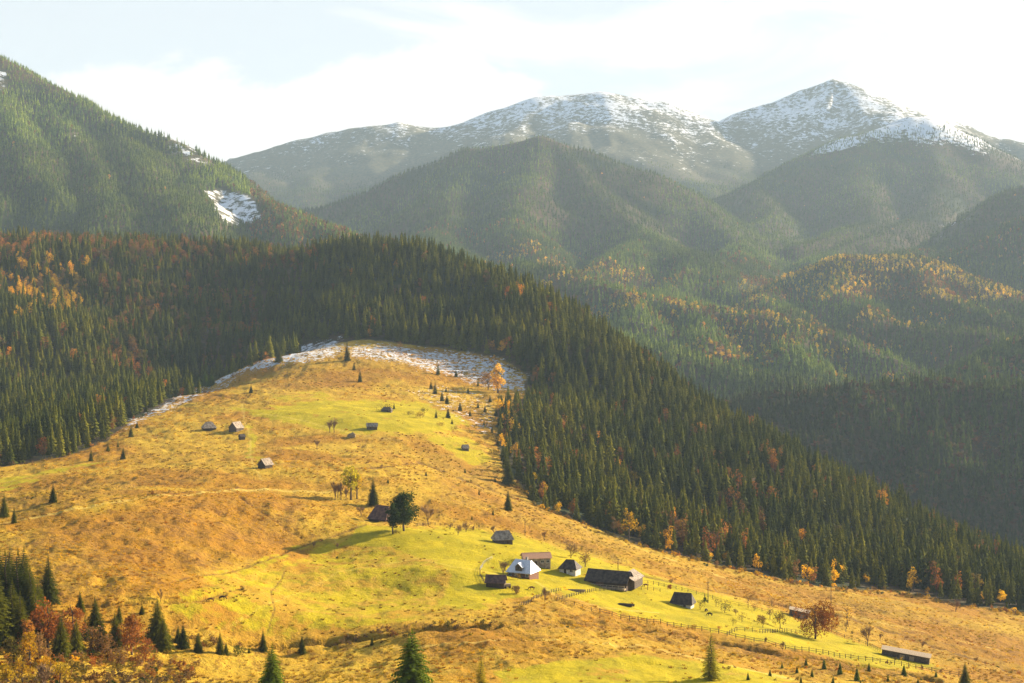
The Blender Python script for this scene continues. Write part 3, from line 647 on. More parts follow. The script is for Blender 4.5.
def bush(u, v, px, wpx, kind, label, group=None, seed=0):
    p = at(u, v); h = hgt(p, px)
    key = ('b', kind, round(wpx/px, 1), seed)
    if key not in _c: _c[key] = mesh_np('bush', *leaf_cloud(1, wpx/px/2, 700, .05, -.05, 14, 90+seed, gap=.3), M[kind])
    o = link('bush', _c[key], None, (p.x, p.y, p.z-.05), random.random()*6.28); o.scale = (h, h, h); return tag(o, label, 'bush', group)
_b = {}
def bare(u, v, px, label, group=None, seed=0, spread=.5, name='bare_tree', depth=5):
    p = at(u, v); h = hgt(p, px); key = (seed, spread, depth)
    if key not in _b: _b[key] = bare_tree(10, seed, spread, .17, depth)
    t, b = _b[key]; return plant(name, label, 'tree', p.x, p.y, p.z-.1, (('trunk', t), ('branches', b)), h/10., group)

for u, v, px, l in [(279,362,17,'dark spruce alone at the edge of the curved snow patch'),(252,366,7,'tiny spruce below the left end of the snow patch'),(251,393,10,'small dark spruce on the orange slope above the bright green field'),
 (347,361,22,'tall dark spruce standing at the notch in the snow patch'),(354,370,9,'small spruce just below the tall spruce at the snow notch'),(360,382,14,'dark spruce on orange grass above the ruined hut'),
 (438,375,14,'spruce at the lower edge of the right hand snow patch'),(456,377,9,'small spruce beside yellow bush under the right hand snow patch'),(394,409,7,'little green tree growing behind the ruined hut'),
 (91,461,14,'dark spruce on the meadow just outside the left forest edge'),(53,502,21,'lone dark spruce on the left orange slope'),(4,517,26,'larger of two spruces at the left border of the meadow'),(14,523,18,'smaller of two spruces at the left border of the meadow'),
 (508,484,29,'tall spruce standing out from the forest edge above the right orange slope'),(508,510,22,'spruce at the tip of the forest above the village orchard'),(373,505,30,'dark narrow conifer behind the brown roofed barn'),
 (302,653,20,'small spruce in the ravine bushes right of the left cluster'),(263,651,23,'spruce in the ravine under the lower left end of the green field'),(372,645,10,'little spruce in the middle of the red brown ravine bushes'),
 (249,653,7,'tiny spruce right of the bushy green shrubs in the ravine'),(965,688,28,'dark little spruce at the bottom right of the orange grass')]:
    spruce(u, v, px, l)
for u, v, px in [(431,389,10),(435,394,13),(442,401,12),(447,404,11),(448,418,12),(460,411,11),(436,418,9),(485,412,8)]: spruce(u, v, px, 'small dark spruce in the loose row above the ruined hut and shrubs', 'small spruces in a loose row on the upper right meadow')
for u, v, px in [(131,437,14),(123,459,13),(108,451,9),(146,412,11),(131,418,13),(118,447,8),(160,404,9),(137,428,8)]: spruce(u, v, px, 'spruce at the rim of the left forest beside the speckled snow strip', 'spruces along the rim of the left forest')
for u, v, px in [(192,386,15),(198,387,13),(205,386,16),(211,386,14),(187,384,11)]: spruce(u, v, px, 'bright green spruce in the clump at the lower end of the snow patch', 'spruce clump at the end of the snow patch', YSP)
for u, v, px in [(452,424,6),(470,416,7),(478,408,8),(490,402,8),(496,416,9),(500,425,10),(492,433,8),(498,446,9),(504,458,10),(484,425,6),(446,392,6),(468,393,8),(478,386,8)]: spruce(u, v, px, 'young spruce on the patchy snowy ground by the upper right forest edge', 'young spruces by the upper right forest edge')
for u, v, px, w in [(455,430,4,9),(470,434,4,10),(440,426,4,9),(424,412,4,9),(480,445,5,12),(494,455,6,12),(410,415,4,10),(486,398,5,10),(500,400,6,10)]: bush(u, v, px, w, 'olive', 'low olive bush on the grass near the upper right forest edge', 'low bushes by the upper right forest edge', 20)
for u, v, px in [(479,495,7),(493,515,7),(465,473,6),(426,476,6),(388,483,6),(495,482,6),(472,520,6)]: spruce(u, v, px, 'tiny spruce on the orange slope between the village and the forest', 'tiny spruces scattered over the orange slope')
for u, v, px in [(5,625,76),(18,628,80),(30,632,66),(-6,645,86),(12,640,62),(38,626,48),(-3,612,70),(24,612,66),(10,605,60),(35,640,52),(20,648,58)]: spruce(u, v, px, 'tall dark spruce in the thick group at the left bottom corner', 'tall spruces at the left bottom corner', None, 1.35)
spruce(48, 604, 50, 'full dark spruce standing apart right of the corner group')
for u, v, px in [(61,657,46),(76,656,38),(80,612,22),(95,632,38),(101,650,34),(115,650,42),(119,622,20),(142,614,11),(157,643,46),(163,649,34),(183,648,26),(178,645,20),(198,652,22),(220,654,24),(226,655,14),(85,640,24)]:
    spruce(u, v, px, 'dark spruce in the mixed row between the orange slope and the lower left shrubs', 'spruces in the mixed row at the lower left', None, 1.15)
spruce(412, 708, 82, 'large bright green young spruce at the bottom edge left of centre', None, YSP); spruce(272, 704, 62, 'smaller bright green young spruce at the bottom edge left of the large one', None, YSP)
for u, v, px in [(806,666,10),(824,669,12),(812,677,9),(797,673,8),(840,674,14),(857,681,16),(869,671,10),(904,675,12),(936,677,8),(801,684,9),(833,684,9),(782,668,7),(770,676,8),(888,682,8),(918,684,7),(748,680,9)]:
    spruce(u, v, px, 'bright green spruce sapling below the long fence at the bottom right', 'spruce saplings below the long fence', YSP, .62)
p = at(711, 680); plant('larch_tree', 'slender yellow green larch below the long fence', 'larch', p.x, p.y, p.z, (('crown', LAR[0]), ('trunk', N_T)), hgt(p, 50))
p = at(481, 694); plant('larch_tree', 'small faint yellow larch at the bottom edge right of the large young spruce', 'larch', p.x, p.y, p.z, (('crown', LAR[0]), ('trunk', N_T)), hgt(p, 42))

for a in [(404,531,40,28,'green','big round dark green tree in front of the brown roofed barn',None,7000,.12,1,.019,'broadleaf_tree','tree',.05),(393,534,32,14,'green','slim dark green tree touching the left side of the big round tree',None,2800,.15,2,.022,'broadleaf_tree','tree',.05),
 (351,500,38,17,'larch','tall green and yellow birch above the brown roofed barn',None,1400,.25,3,.022),(357,499,28,13,'yellow','yellow birch crowding against the tall green birch',None,600,.3,4,.022),
 (815,639,38,37,'oak','wide copper orange oak beside the small grey shed',None,5200,.10,5,.017),(498,393,30,14,'gold','upright golden birch at the lower edge of the right hand snow',None,1500,.08,6,.025),
 (488,390,20,15,'dusk','pale pinkish brown tree left of the golden birch',None,700,.1,7),(491,353,13,10,'dusk','pale brown tree in front of the dark forest above the snow',None,500,.1,8),(400,351,10,9,'dusk','small brown tree on the snow patch below the dark forest',None,400,.1,9),
 (48,648,52,32,'rust','tallest reddish brown tree in the lower left mixed row',None,1900,.1,10,.022),(73,642,40,27,'rust','reddish brown tree in the middle of the lower left mixed row',None,1500,.1,11,.022),(132,655,42,30,'rust','round orange red tree at the right of the lower left mixed row',None,2200,.08,12,.022),
 (30,668,38,19,'yellow','bright yellow birch under the tallest reddish tree',None,900,.15,13,.024),(14,668,34,22,'olive','olive brown birch at the left bottom corner',None,800,.1,14,.024),(505,571,15,20,'larch','sparse yellow green fruit tree left of the tin roofed house',None,450,.15,15),
 (585,567,17,12,'dusk','brown leafless looking bushy tree behind the long barn',None,450,.1,16),(725,613,14,13,'olive','olive round orchard tree beyond the black roofed shed',None,500,.12,17),(780,628,18,14,'olive','brownish orchard tree near the small grey shed',None,600,.15,18),
 (754,611,10,10,'dusk','small grey brown orchard tree in the fenced strip',None,300,.15,19),(770,619,12,7,'dusk','slim grey brown orchard tree in the fenced strip',None,300,.15,20),(518,580,8,8,'olive','small olive fruit tree at the corner of the tin roofed house',None,350,.15,21),
 (479,530,10,12,'olive','low brown orchard tree beside the upper end of the green field',None,350,.2,22),(847,625,20,11,'yellow','thin yellowish tree right of the copper oak',None,160,.2,23)]:
    leafy_tree(*a)
for u, v, px, w in [(26,652,34,22),(60,645,32,20),(92,655,30,22),(108,660,26,20),(40,662,30,22),(146,662,24,18),(120,668,22,18)]: leafy_tree(u, v, px, w, 'rust' if u % 4 else 'dusk', 'lower brownish tree filling the mixed row at the lower left', 'brownish trees filling the lower left row', 1100, .02, 26, .026)
for u, v, px, w, k_ in [(700,610,11,10,'olive'),(716,607,10,9,'dusk'),(742,622,11,9,'dusk'),(763,628,13,11,'olive'),(790,612,11,9,'olive'),(748,606,12,9,'dusk'),(733,626,9,8,'olive'),(846,632,12,9,'dusk'),(772,607,10,8,'dusk')]:
    leafy_tree(u, v, px, w, k_, 'small thinly leaved orchard tree in the strip behind the black roofed shed', 'thinly leaved orchard trees', 260, .15, 27, .026)
for u, v, px, w in [(22,683,26,18),(6,690,30,16),(60,684,24,18),(48,676,22,16)]: leafy_tree(u, v, px, w, 'yellow', 'small golden birch along the bottom left edge', 'small golden birches at the bottom left', 500, .1, 24, .03)
for a in [(571,558,31,'large spreading bare tree behind the whitewashed hut',None,1,.62),(428,524,30,'tall bare tree at the head of the green field',None,2,.45),(503,577,26,'bare tree over the small dark outbuilding',None,3,.42),(545,602,21,'thin bare tree in front of the farmyard fence',None,4,.4),
 (868,646,33,'tall bare tree right of the copper oak',None,5,.5),(922,649,14,'low bare tree above the long grey shed',None,6,.6),(880,641,13,'small bare sapling left of the long grey shed',None,7,.4),(956,612,19,'faint bare sapling alone on the right orange slope',None,8,.4),
 (330,433,19,'left one of the bare tree pair below the upper green field',None,9,.4),(334,433,21,'right one of the bare tree pair below the upper green field',None,10,.4),(317,450,17,'faint bare tree on orange grass below the bare pair',None,11,.4),
 (361,517,19,'crooked bare tree just left of the brown roofed barn',None,12,.6),(494,534,15,'brown bare orchard tree left of the grey roofed hut',None,13,.65),(544,541,15,'thin bare tree on the field edge above the red roofed house',None,14,.45),
 (161,602,18,'pale dead stem leaning over the ditch',None,15,.3),(45,694,52,'pale bare birch rising from the bottom left shrubs',None,16,.45),(736,616,12,'small bare tree right of the olive orchard tree',None,17,.6),(783,651,16,'thin bare tree inside the long fence',None,18,.4),(766,644,11,'short bare sapling inside the long fence',None,19,.4)]:
    bare(*a)
for u, v, px in [(335,500,27),(341,500,25),(346,500,18),(338,498,20)]: bare(u, v, px, 'slim bare trunk in the group left of the tall green birch', 'slim bare trunks by the birches', 20+int(px) % 2, .28)
for u, v, px in [(450,530,13),(458,535,18),(466,532,18),(473,531,10),(314,548,12),(337,549,12)]: bare(u, v, px, 'small bare fruit tree in a row near the head of the green field', 'small bare fruit trees', 30+int(px) % 3, .6)
for a in [(517,594,10,12,'dusk','dark spiky bush in the farmyard below the tin roofed house',None,1),(705,603,6,7,'green','low green bush at the foot of the utility pole',None,2),(761,623,8,11,'rust','reddish bush among the orchard trees',None,3),(670,590,6,6,'rust','small brown bush left of the black roofed shed on the upper fence',None,4),
 (467,377,6,11,'olive','yellow olive bush below the right hand snow patch',None,5),(490,440,8,17,'olive','wide olive bush beside the forest below the golden birch',None,6),(511,411,10,18,'yellow','yellow bush at the forest edge below the golden birch',None,7),
 (236,655,9,20,'green','wide dark green shrub clump in the ravine',None,8),(388,411,6,24,'olive','low olive bush spreading around the ruined hut',None,9),(419,418,6,14,'olive','low olive bush right of the ruined hut',None,10),(397,534,5,9,'olive','low bush at the foot of the big round tree',None,11),
 (205,393,4,16,'dusk','dark low brushwood below the spruce clump',None,12),(694,627,3,6,'rust','low brown tuft in the green strip below the black shed',None,13),(719,629,3,7,'rust','second low brown tuft in the green strip, nearer the fence corner',None,14)]: bush(*a)

# brushwood that nobody could count: ravine, banks, forest rim
bx, by, bs_, bk = [], [], [], []
gX, gY = scatter(-330, 420, 225, 1400, 2.6, 77); k = infield(gX, gY, -60, 1084); gX, gY = gX[k], gY[k]
gd = grid_look(di, gX, gY); gh = grid_look(he, gX, gY); gm_ = grid_look(MEAD, gX, gY); gg = grid_look(gr, gX, gY); gzv = grid_look(Z, gX, gY); gu = gX/gY*F+U0; gv = V0-gzv/gY*F
nn = vnoise(gX/22, gY/30, 501); rav = np.where((gu > 150) & (gu < 520), 1, .25)*np.where(gv > 598, 1, .12); rim = grid_look(MEAD, gX, gY+22)
low_l = ((gu < 200) & (gv > 646+.1*gu)).astype(float)
band = np.clip(1-pdist(gu, gv+6*(nn-.5), DITCH[1][2], False, 1.3)/11, 0, 1)*(nn > .3)
pr = band*.8+gd*.75*rav+gh*.045*(nn > .55)+.004+.22*((rim < .6) & (gu > 480) & (gm_ > .5))+.12*((rim < .6) & (gu < 480) & (gm_ > .5))+.05*(grid_look(sn, gX, gY) > .2)+low_l*.6
pr = np.where(gg > .4, pr*.25, pr); pr[gm_ < .3] = 0
# the strip right of the ravine along the bottom: saplings and grass clumps
pr = pr+.03*((gv > 655) & (gu > 700))
s_ = rng.random(gX.shape) < pr; gX, gY, gzv, gd, low_l, rim, gu = gX[s_], gY[s_], gzv[s_], gd[s_], low_l[s_], rim[s_], gu[s_]
band = band[s_]; hh = rng.uniform(.5, 1.4, gX.shape)+band*2.2*rng.random(gX.shape)+gd*rng.uniform(.3, 1.6, gX.shape)+low_l*rng.uniform(.1, 1.5, gX.shape)+(rim < .6)*rng.uniform(0, 2.2, gX.shape)
BK = ['rust', 'dusk', 'olive', 'yellow', 'green']
wk = rng.choice(5, gX.shape, p=[.22, .42, .24, .06, .06]); wk = np.where((low_l > 0) | ((rim < .6) & (gu > 480)), rng.choice(5, gX.shape, p=[.15, .25, .28, .26, .06]), wk); wk = np.where(low_l > 0, rng.choice(5, gX.shape, p=[.34, .38, .17, .06, .05]), wk)
BM = [mesh_np(k_+'_scrub', *leaf_cloud(1, .62, 150, .085, -.1, 9, 120+i, gap=.2), M[k_]) for i, k_ in enumerate(BK)]
instancer('brushwood', np.stack([gX, gY, gzv-.05], -1), wk, np.stack([hh*1.1, hh*1.1, hh], -1), rng.uniform(0, 6.28, gX.shape), BM, 'low brown and olive brushwood in the ravine and along the forest rim')
print('brush', len(gX))

# grass tussocks on the rough pasture
def tussock(seed, n=26):
    g = random.Random(seed); v = []; f = []
    for k in range(n):
        a = g.random()*6.28; r = g.uniform(.0, .45); x, y = r*math.cos(a), r*math.sin(a); L = g.uniform(.5, 1.1); o = g.uniform(.15, .6); b = g.random()*6.28; w = .09
        v += [(x-w*math.sin(b), y+w*math.cos(b), -.1), (x+w*math.sin(b), y-w*math.cos(b), -.1), (x+o*math.cos(a), y+o*math.sin(a), L)]; f.append((3*k, 3*k+1, 3*k+2))
    return np.array(v), np.array(f)
M['straw'] = leaf_mat('straw_grass', (.34, .19, .02), (.50, .33, .05), .4); M['sedge'] = leaf_mat('brown_sedge', (.20, .095, .02), (.32, .17, .03), .4)
tX, tY = [], []
for (y0, y1, sp) in ((225, 480, 1.7), (480, 760, 2.4), (760, 1400, 4.2)):
    a_, b_ = scatter(-y1*.42, y1*.42, y0, y1, sp, int(y0), .5); tX.append(a_); tY.append(b_)
tX = np.concatenate(tX); tY = np.concatenate(tY); k = infield(tX, tY, -40, 1064); tX, tY = tX[k], tY[k]
tp = np.clip((grid_look(MEAD, tX, tY)-.5)*2, 0, 1)*(1-.92*np.clip(grid_look(gr, tX, tY)*1.5, 0, 1))*(.25+1.1*(vnoise(tX/14, tY/19, 601) > .42)*vnoise(tX/60, tY/60, 603))
k = rng.random(tX.shape) < tp*.6; tX, tY = tX[k], tY[k]; tz = grid_look(Z, tX, tY); k = seen(tX, tY, tz, 1., 2.); tX, tY, tz = tX[k], tY[k], tz[k]
th = rng.uniform(.3, .75, tX.shape)*np.where(tY > 760, 1.5, 1.)
instancer('rough_grass', np.stack([tX, tY, tz], -1), ((vnoise(tX/9, tY/12, 611)+.35*rng.random(tX.shape)) > .72).astype(int), np.stack([th*1.5, th*1.5, th], -1), rng.uniform(0, 6.28, tX.shape),
          [mesh_np('straw_tussock', *tussock(1), M['straw']), mesh_np('sedge_tussock', *tussock(2), M['sedge'])], 'straw coloured and brown grass tussocks all over the rough pasture')
print('tussocks', len(tX))

# ------------------------------------------------------------------ buildings
def house(u, v, L, Wd, wh, rh, yaw, wall, roof, label, name='hut', cat='hut', hip=0., over=.5, door=None, wins=(), chimney=False, doorm='dark_wood', group=None, lab_extra=None, back=0):
    """ridge along local x, front at -y; base sunk to the slope"""
    p = at(u, v); c, s = math.cos(R(yaw)), math.sin(R(yaw)); px, py = p.x-s*Wd/2*1, p.y+c*Wd/2
    zs = [gz(px+c*a*L/2-s*b*Wd/2, py+s*a*L/2+c*b*Wd/2) for a in (-1, 1) for b in (-1, 1)]; z = sum(zs)/4; dn = z-min(zs)+.4; wh = wh+(max(zs)-z)*.3
    t = thing(name, label, cat, (px, py, z), R(yaw), group); a, b = L/2, Wd/2
    k = hip*b; w = MB()
    w.box(-a, a, -b, b, -dn, wh)
    if k < .01:
        for x0, x1 in ((-a, -a+.2), (a-.2, a)): w.add([(x0, -b, wh), (x0, b, wh), (x0, 0, wh+rh), (x1, -b, wh), (x1, b, wh), (x1, 0, wh+rh)], [(0, 1, 2), (3, 5, 4), (0, 2, 5, 3), (1, 4, 5, 2)])
    w.build('wall', M[wall], t)
    sl = rh/b; e = over; zr = wh+rh+.04; ze = wh-e*sl+.04; r = MB(); xo = a+e
    if k < .01:
        r.slab([(-xo, -b-e, ze), (xo, -b-e, ze), (xo, 0, zr), (-xo, 0, zr)], .13); r.slab([(-xo, 0, zr), (xo, 0, zr), (xo, b+e, ze), (-xo, b+e, ze)], .13); r.box(-xo, xo, -.12, .12, zr+.08, zr+.2)
    else:
        xr = a-k; r.slab([(-xo, -b-e, ze), (xo, -b-e, ze), (xr, 0, zr), (-xr, 0, zr)], .12); r.slab([(xo, b+e, ze), (-xo, b+e, ze), (-xr, 0, zr), (xr, 0, zr)], .12)
        r.slab([(xo, -b-e, ze), (xo, b+e, ze), (xr, 0, zr)], .12); r.slab([(-xo, b+e, ze), (-xo, -b-e, ze), (-xr, 0, zr)], .12); r.box(-xr-.1, xr+.1, -.1, .1, zr+.06, zr+.18)
    ro = r.build('roof', M[roof], t)
    if chimney: ch = MB(); ch.box(a*.2, a*.2+.7, .2, .9, wh+rh*.5, wh+rh+1.0); ch.box(a*.2-.08, a*.2+.78, .12, .98, wh+rh+1.0, wh+rh+1.15); ch.build('chimney', M['stone'], ro)
    if door is not None:
        x0 = door; d = MB(); d.box(x0-.5, x0+.5, -b-.06, -b+.05, 0, min(1.95, wh-.1)); do = d.build('door', M[doorm], t); MB().box(x0+.32, x0+.4, -b-.12, -b-.06, .95, 1.05).build('handle', M['stone'], do)
    for x0 in wins:
        f = MB(); zc = wh*.55; ww, wz = .7, .55
        f.box(x0-ww, x0+ww, -b-.07, -b+.02, zc-wz, zc-wz+.12); f.box(x0-ww, x0+ww, -b-.07, -b+.02, zc+wz-.12, zc+wz); f.box(x0-ww, x0-ww+.12, -b-.07, -b+.02, zc-wz+.12, zc+wz-.12); f.box(x0+ww-.12, x0+ww, -b-.07, -b+.02, zc-wz+.12, zc+wz-.12); f.box(x0-.04, x0+.04, -b-.06, -b+.01, zc-wz+.12, zc+wz-.12)
        wo = f.build('window', M['lime'], t); MB().box(x0-ww+.12, x0+ww-.12, -b-.03, -b+.01, zc-wz+.12, zc+wz-.12).build('pane', M['glass'], wo)
    return t, (a, b, wh, rh)
H_ = {}
t, (a, b, wh, rh) = house(518.5, 578, 9.2, 8.2, 2.5, 3.7, -26, 'red_wood', 'tin', 'white tin roofed farmhouse with hipped roof, dormer and brown plank walls', 'farmhouse', 'house', .32, .6, 1.2, (-3.4, -1.2, 3.6), True)
dm = MB(); dm.box(-1.3, 1.3, -b-.1, -1.6, wh+.3, wh+1.9); dm.add([(-1.3, -b-.1, wh+1.9), (1.3, -b-.1, wh+1.9), (0, -b-.1, wh+3.1), (-1.3, -1.4, wh+1.9), (1.3, -1.4, wh+1.9), (0, -1.4, wh+2.8)], [(0, 1, 2), (3, 5, 4)]); dmo = dm.build('dormer', M['old_wood'], t)
dr = MB(); dr.slab([(-1.8, -b-.5, wh+1.5), (0, -b-.5, wh+3.15), (0, -.9, wh+3.15), (-1.8, -.9, wh+1.5)], .1); dr.slab([(0, -b-.5, wh+3.15), (1.8, -b-.5, wh+1.5), (1.8, -.9, wh+1.5), (0, -.9, wh+3.15)], .1); dr.build('dormer_roof', M['tin'], dmo)
MB().box(-.4, .4, -b-.14, -b-.08, wh+.9, wh+1.7).build('pane', M['glass'], dmo)
house(537.5, 567, 10.6, 6.5, 2.8, 1.45, 10, 'shingle', 'pink_roof', 'long low house with faded red roof behind the tin roofed farmhouse', 'farmhouse', 'house', 0, .6, -.6, (-3.6, 2.0, 4.2), False)
house(567.5, 574, 6.8, 5.6, 2.2, 2.7, -24, 'lime', 'dark_roof', 'whitewashed hut with dark steep hipped roof left of the long barn', 'hut', 'hut', .6, .6, -1, (1.6,))
t, (a, b, wh, rh) = house(606, 587.5, 16.6, 8, 1.8, 3.4, -24, 'dark_wood', 'dark_roof', 'long black roofed barn with pale porch rail and a lighter roofed wing', 'barn', 'barn', 0, .7, None, ())
w = MB(); w.box(a-6.2, a+1.8, b*.2, b+6.5, -1, 2.5); w.add([(a-6.2, b+6.5, 2.9), (a+1.8, b+6.5, 2.9), (a-2.2, b+6.5, 4.6), (a-6.2, b+6.3, 2.5), (a+1.8, b+6.3, 2.5), (a-2.2, b+6.3, 4.6)], [(0, 1, 2), (3, 5, 4)]); wo = w.build('side_wing', M['old_wood'], t)
w = MB(); w.slab([(a-6.7, -1.2, 2.3), (a-2.2, -1.2, 4.9), (a-2.2, b+7, 4.9), (a-6.7, b+7, 2.3)], .14); w.slab([(a-2.2, -1.2, 4.9), (a+2.4, -1.2, 2.3), (a+2.4, b+7, 2.3), (a-2.2, b+7, 4.9)], .14); w.build('wing_roof', M['shingle'], wo)
w = MB(); w.bar((-a-3, -b-2.1, 1.15), (a, -b-2.1, 1.15), .13); w.bar((-a-3, -b-2.1, .55), (a, -b-2.1, .55), .08); w.box(-a-3, a, -b-2.05, -b-.1, -.5, .12); pr_ = w.build('porch', M['pale_wood'], t)
for i in range(9): MB().bar((-a-3+i*(2*a+3)/8, -b-2.1, .1), (-a-3+i*(2*a+3)/8, -b-2.1, 1.3 if i else 1.3), .12).build('porch_post', M['pale_wood'], pr_)
w = MB(); w.box(-4, -1, -b-.08, -b+.04, 0, 2.1); w.build('barn_door', M['red_wood'], t)
house(504, 544, 7.5, 5.5, 2.0, 2.9, 14, 'old_wood', 'shingle', 'weathered grey roofed hut alone on the green above the farmhouses', 'hut', 'hut', .3, .6, 1.6, (), doorm='dark_wood')
house(495, 588, 6.5, 5, 1.8, 2.0, -8, 'dark_wood', 'purple_roof', 'small dark outbuilding with brown roof below the white picket fence', 'outbuilding', 'outbuilding', 0, .5, .8)
house(377, 522, 9.2, 8, 1.9, 4.8, -32, 'dark_wood', 'purple_roof', 'brown roofed barn with steep roof beside the big round tree', 'barn', 'barn', .3, .7, 1.5)
house(240, 431, 7.5, 6.5, 2.1, 3.6, 62, 'old_wood', 'shingle', 'grey hut with pale gabled roof on the left of the upper meadow', 'hut', 'hut', 0, .5, 0)
house(210, 431, 8.5, 6, 1.2, 3.4, 25, 'dark_wood', 'shingle', 'low sagging hut with roof almost to the ground, leftmost on the meadow', 'hut', 'hut', .7, .5, 1)
house(243, 440, 3.4, 3, 2, 1.4, 40, 'dark_wood', 'dark_roof', 'tiny dark shed just below the grey gabled hut', 'shed', 'shed', 0, .3, 0)
house(269, 468, 6, 5.2, 1.9, 2.9, 58, 'dark_wood', 'shingle', 'dark hut with steep roof alone on the orange slope', 'hut', 'hut', 0, .5, 0)
house(372, 430, 7, 4.5, 1.8, 1.9, 4, 'old_wood', 'shingle', 'small grey hut at the lower edge of the upper green field', 'hut', 'hut', 0, .5, -1, ())
house(386, 412, 7.5, 5, 1.5, 1.9, -10, 'old_wood', 'old_wood', 'half ruined grey hut overgrown by bushes', 'hut', 'hut', .5, .4, 1.5)
house(466, 451, 4, 3.6, 1.4, 1.9, 20, 'old_wood', 'shingle', 'little grey shelter on the meadow near the forest', 'shelter', 'shelter', 0, .4, 0)
house(681, 606, 7.6, 5.2, 1.3, 3.1, -22, 'lime', 'dark_roof', 'black roofed shed with pale low walls in the middle of the yellow green field', 'shed', 'shed', .15, .7, 1.4)
def lean_to(u, v, L, Wd, hf, hb, yaw, label, patches=()):
    p = at(u, v); c, s = math.cos(R(yaw)), math.sin(R(yaw)); px, py = p.x-s*Wd/2, p.y+c*Wd/2
    tilt = (gz(px+c*L/2, py+s*L/2)-gz(px-c*L/2, py-s*L/2))/L; t = thing('shed', label, 'shed', (px, py, gz(px, py)), R(yaw)); t.rotation_euler.y = -math.atan(tilt)*.8; a, b = L/2, Wd/2
    w = MB(); w.add([(x, y, z) for x in (-a, a) for y, z in ((-b, -1), (b, -1), (b, hb), (-b, hf))], [(0, 1, 2, 3), (7, 6, 5, 4), (0, 3, 7, 4), (1, 5, 6, 2), (3, 2, 6, 7), (0, 4, 5, 1)]); w.build('wall', M['old_wood'], t)
    w = MB(); w.slab([(-a-.4, -b-.4, hf+.03), (a+.4, -b-.4, hf+.03), (a+.4, b+.4, hb+.03), (-a-.4, b+.4, hb+.03)], .16); w.build('roof', M['pale_wood'], t)
    for x0 in patches: MB().box(x0-.9, x0+.9, -b-.07, -b+.03, .1, 1.9).build('door', M['pale_wood'], t)
lean_to(905, 660, 17.5, 4.5, 2.5, 2.9, -20, 'long low grey shed with pale flat roof near the right end of the long fence', (-1.2, 2.3)); lean_to(798, 618, 8, 4, 3.0, 3.3, -16, 'small grey flat roofed shed half hidden by the copper oak', (1.5,))

# yard things
def boards(u, v, L, n, mt, label, yaw, h=.9):
    p = at(u, v); t = thing('timber_stack', label, 'timber stack', (p.x, p.y, p.z), R(yaw)); g = random.Random(n)
    for k in range(n): MB().bar((-L/2+g.uniform(-.4, .4), -1+2*(k % 5)/5, .12+.28*(k//5)), (L/2+g.uniform(-.4, .4), -1+2*(k % 5)/5, .12+.28*(k//5)), .17, n=6).build('plank', M[mt], t)
boards(575, 591, 7, 11, 'pale_wood', 'pale planks stacked in front of the long barn', -8); boards(626, 606, 5.5, 15, 'dark_wood', 'dark pile of logs on the yellow green grass left of the black roofed shed', -20)
def crate(u, v):
    p = at(u, v); t = thing('wagon', 'small pale hay wagon beside the dark outbuilding', 'wagon', (p.x, p.y, p.z), R(15))
    MB().box(-1.2, 1.2, -.8, .8, .5, 1.5).build('wagon_box', M['pale_wood'], t); w = MB(); w.bar((1.2, 0, .6), (2.8, 0, .3), .06); w.build('shaft', M['old_wood'], t)
    for x in (-.8, .8):
        for y in (-.9, .9): MB().bar((x, y-.05, .4), (x, y+.05, .4), .42, n=14).build('wheel', M['dark_wood'], t)
crate(507, 588)
p = at(352, 437); g = random.Random(4); bm = bmesh.new(); bmesh.ops.create_icosphere(bm, subdivisions=3, radius=1)
for q_ in bm.verts:
    n_ = 1+.12*math.sin(q_.co.x*5+q_.co.y*3)+g.uniform(-.05, .05); q_.co = Vector((q_.co.x*2.9*n_, q_.co.y*2.2*n_, max(-.3, q_.co.z)*2.9*n_))
me = bpy.data.meshes.new('haystack'); bm.to_mesh(me); bm.free(); me.materials.append(M['hay']); tag(link('haystack', me, None, (p.x, p.y, p.z)), 'rounded grey brown haystack left of the small grey hut', 'haystack')

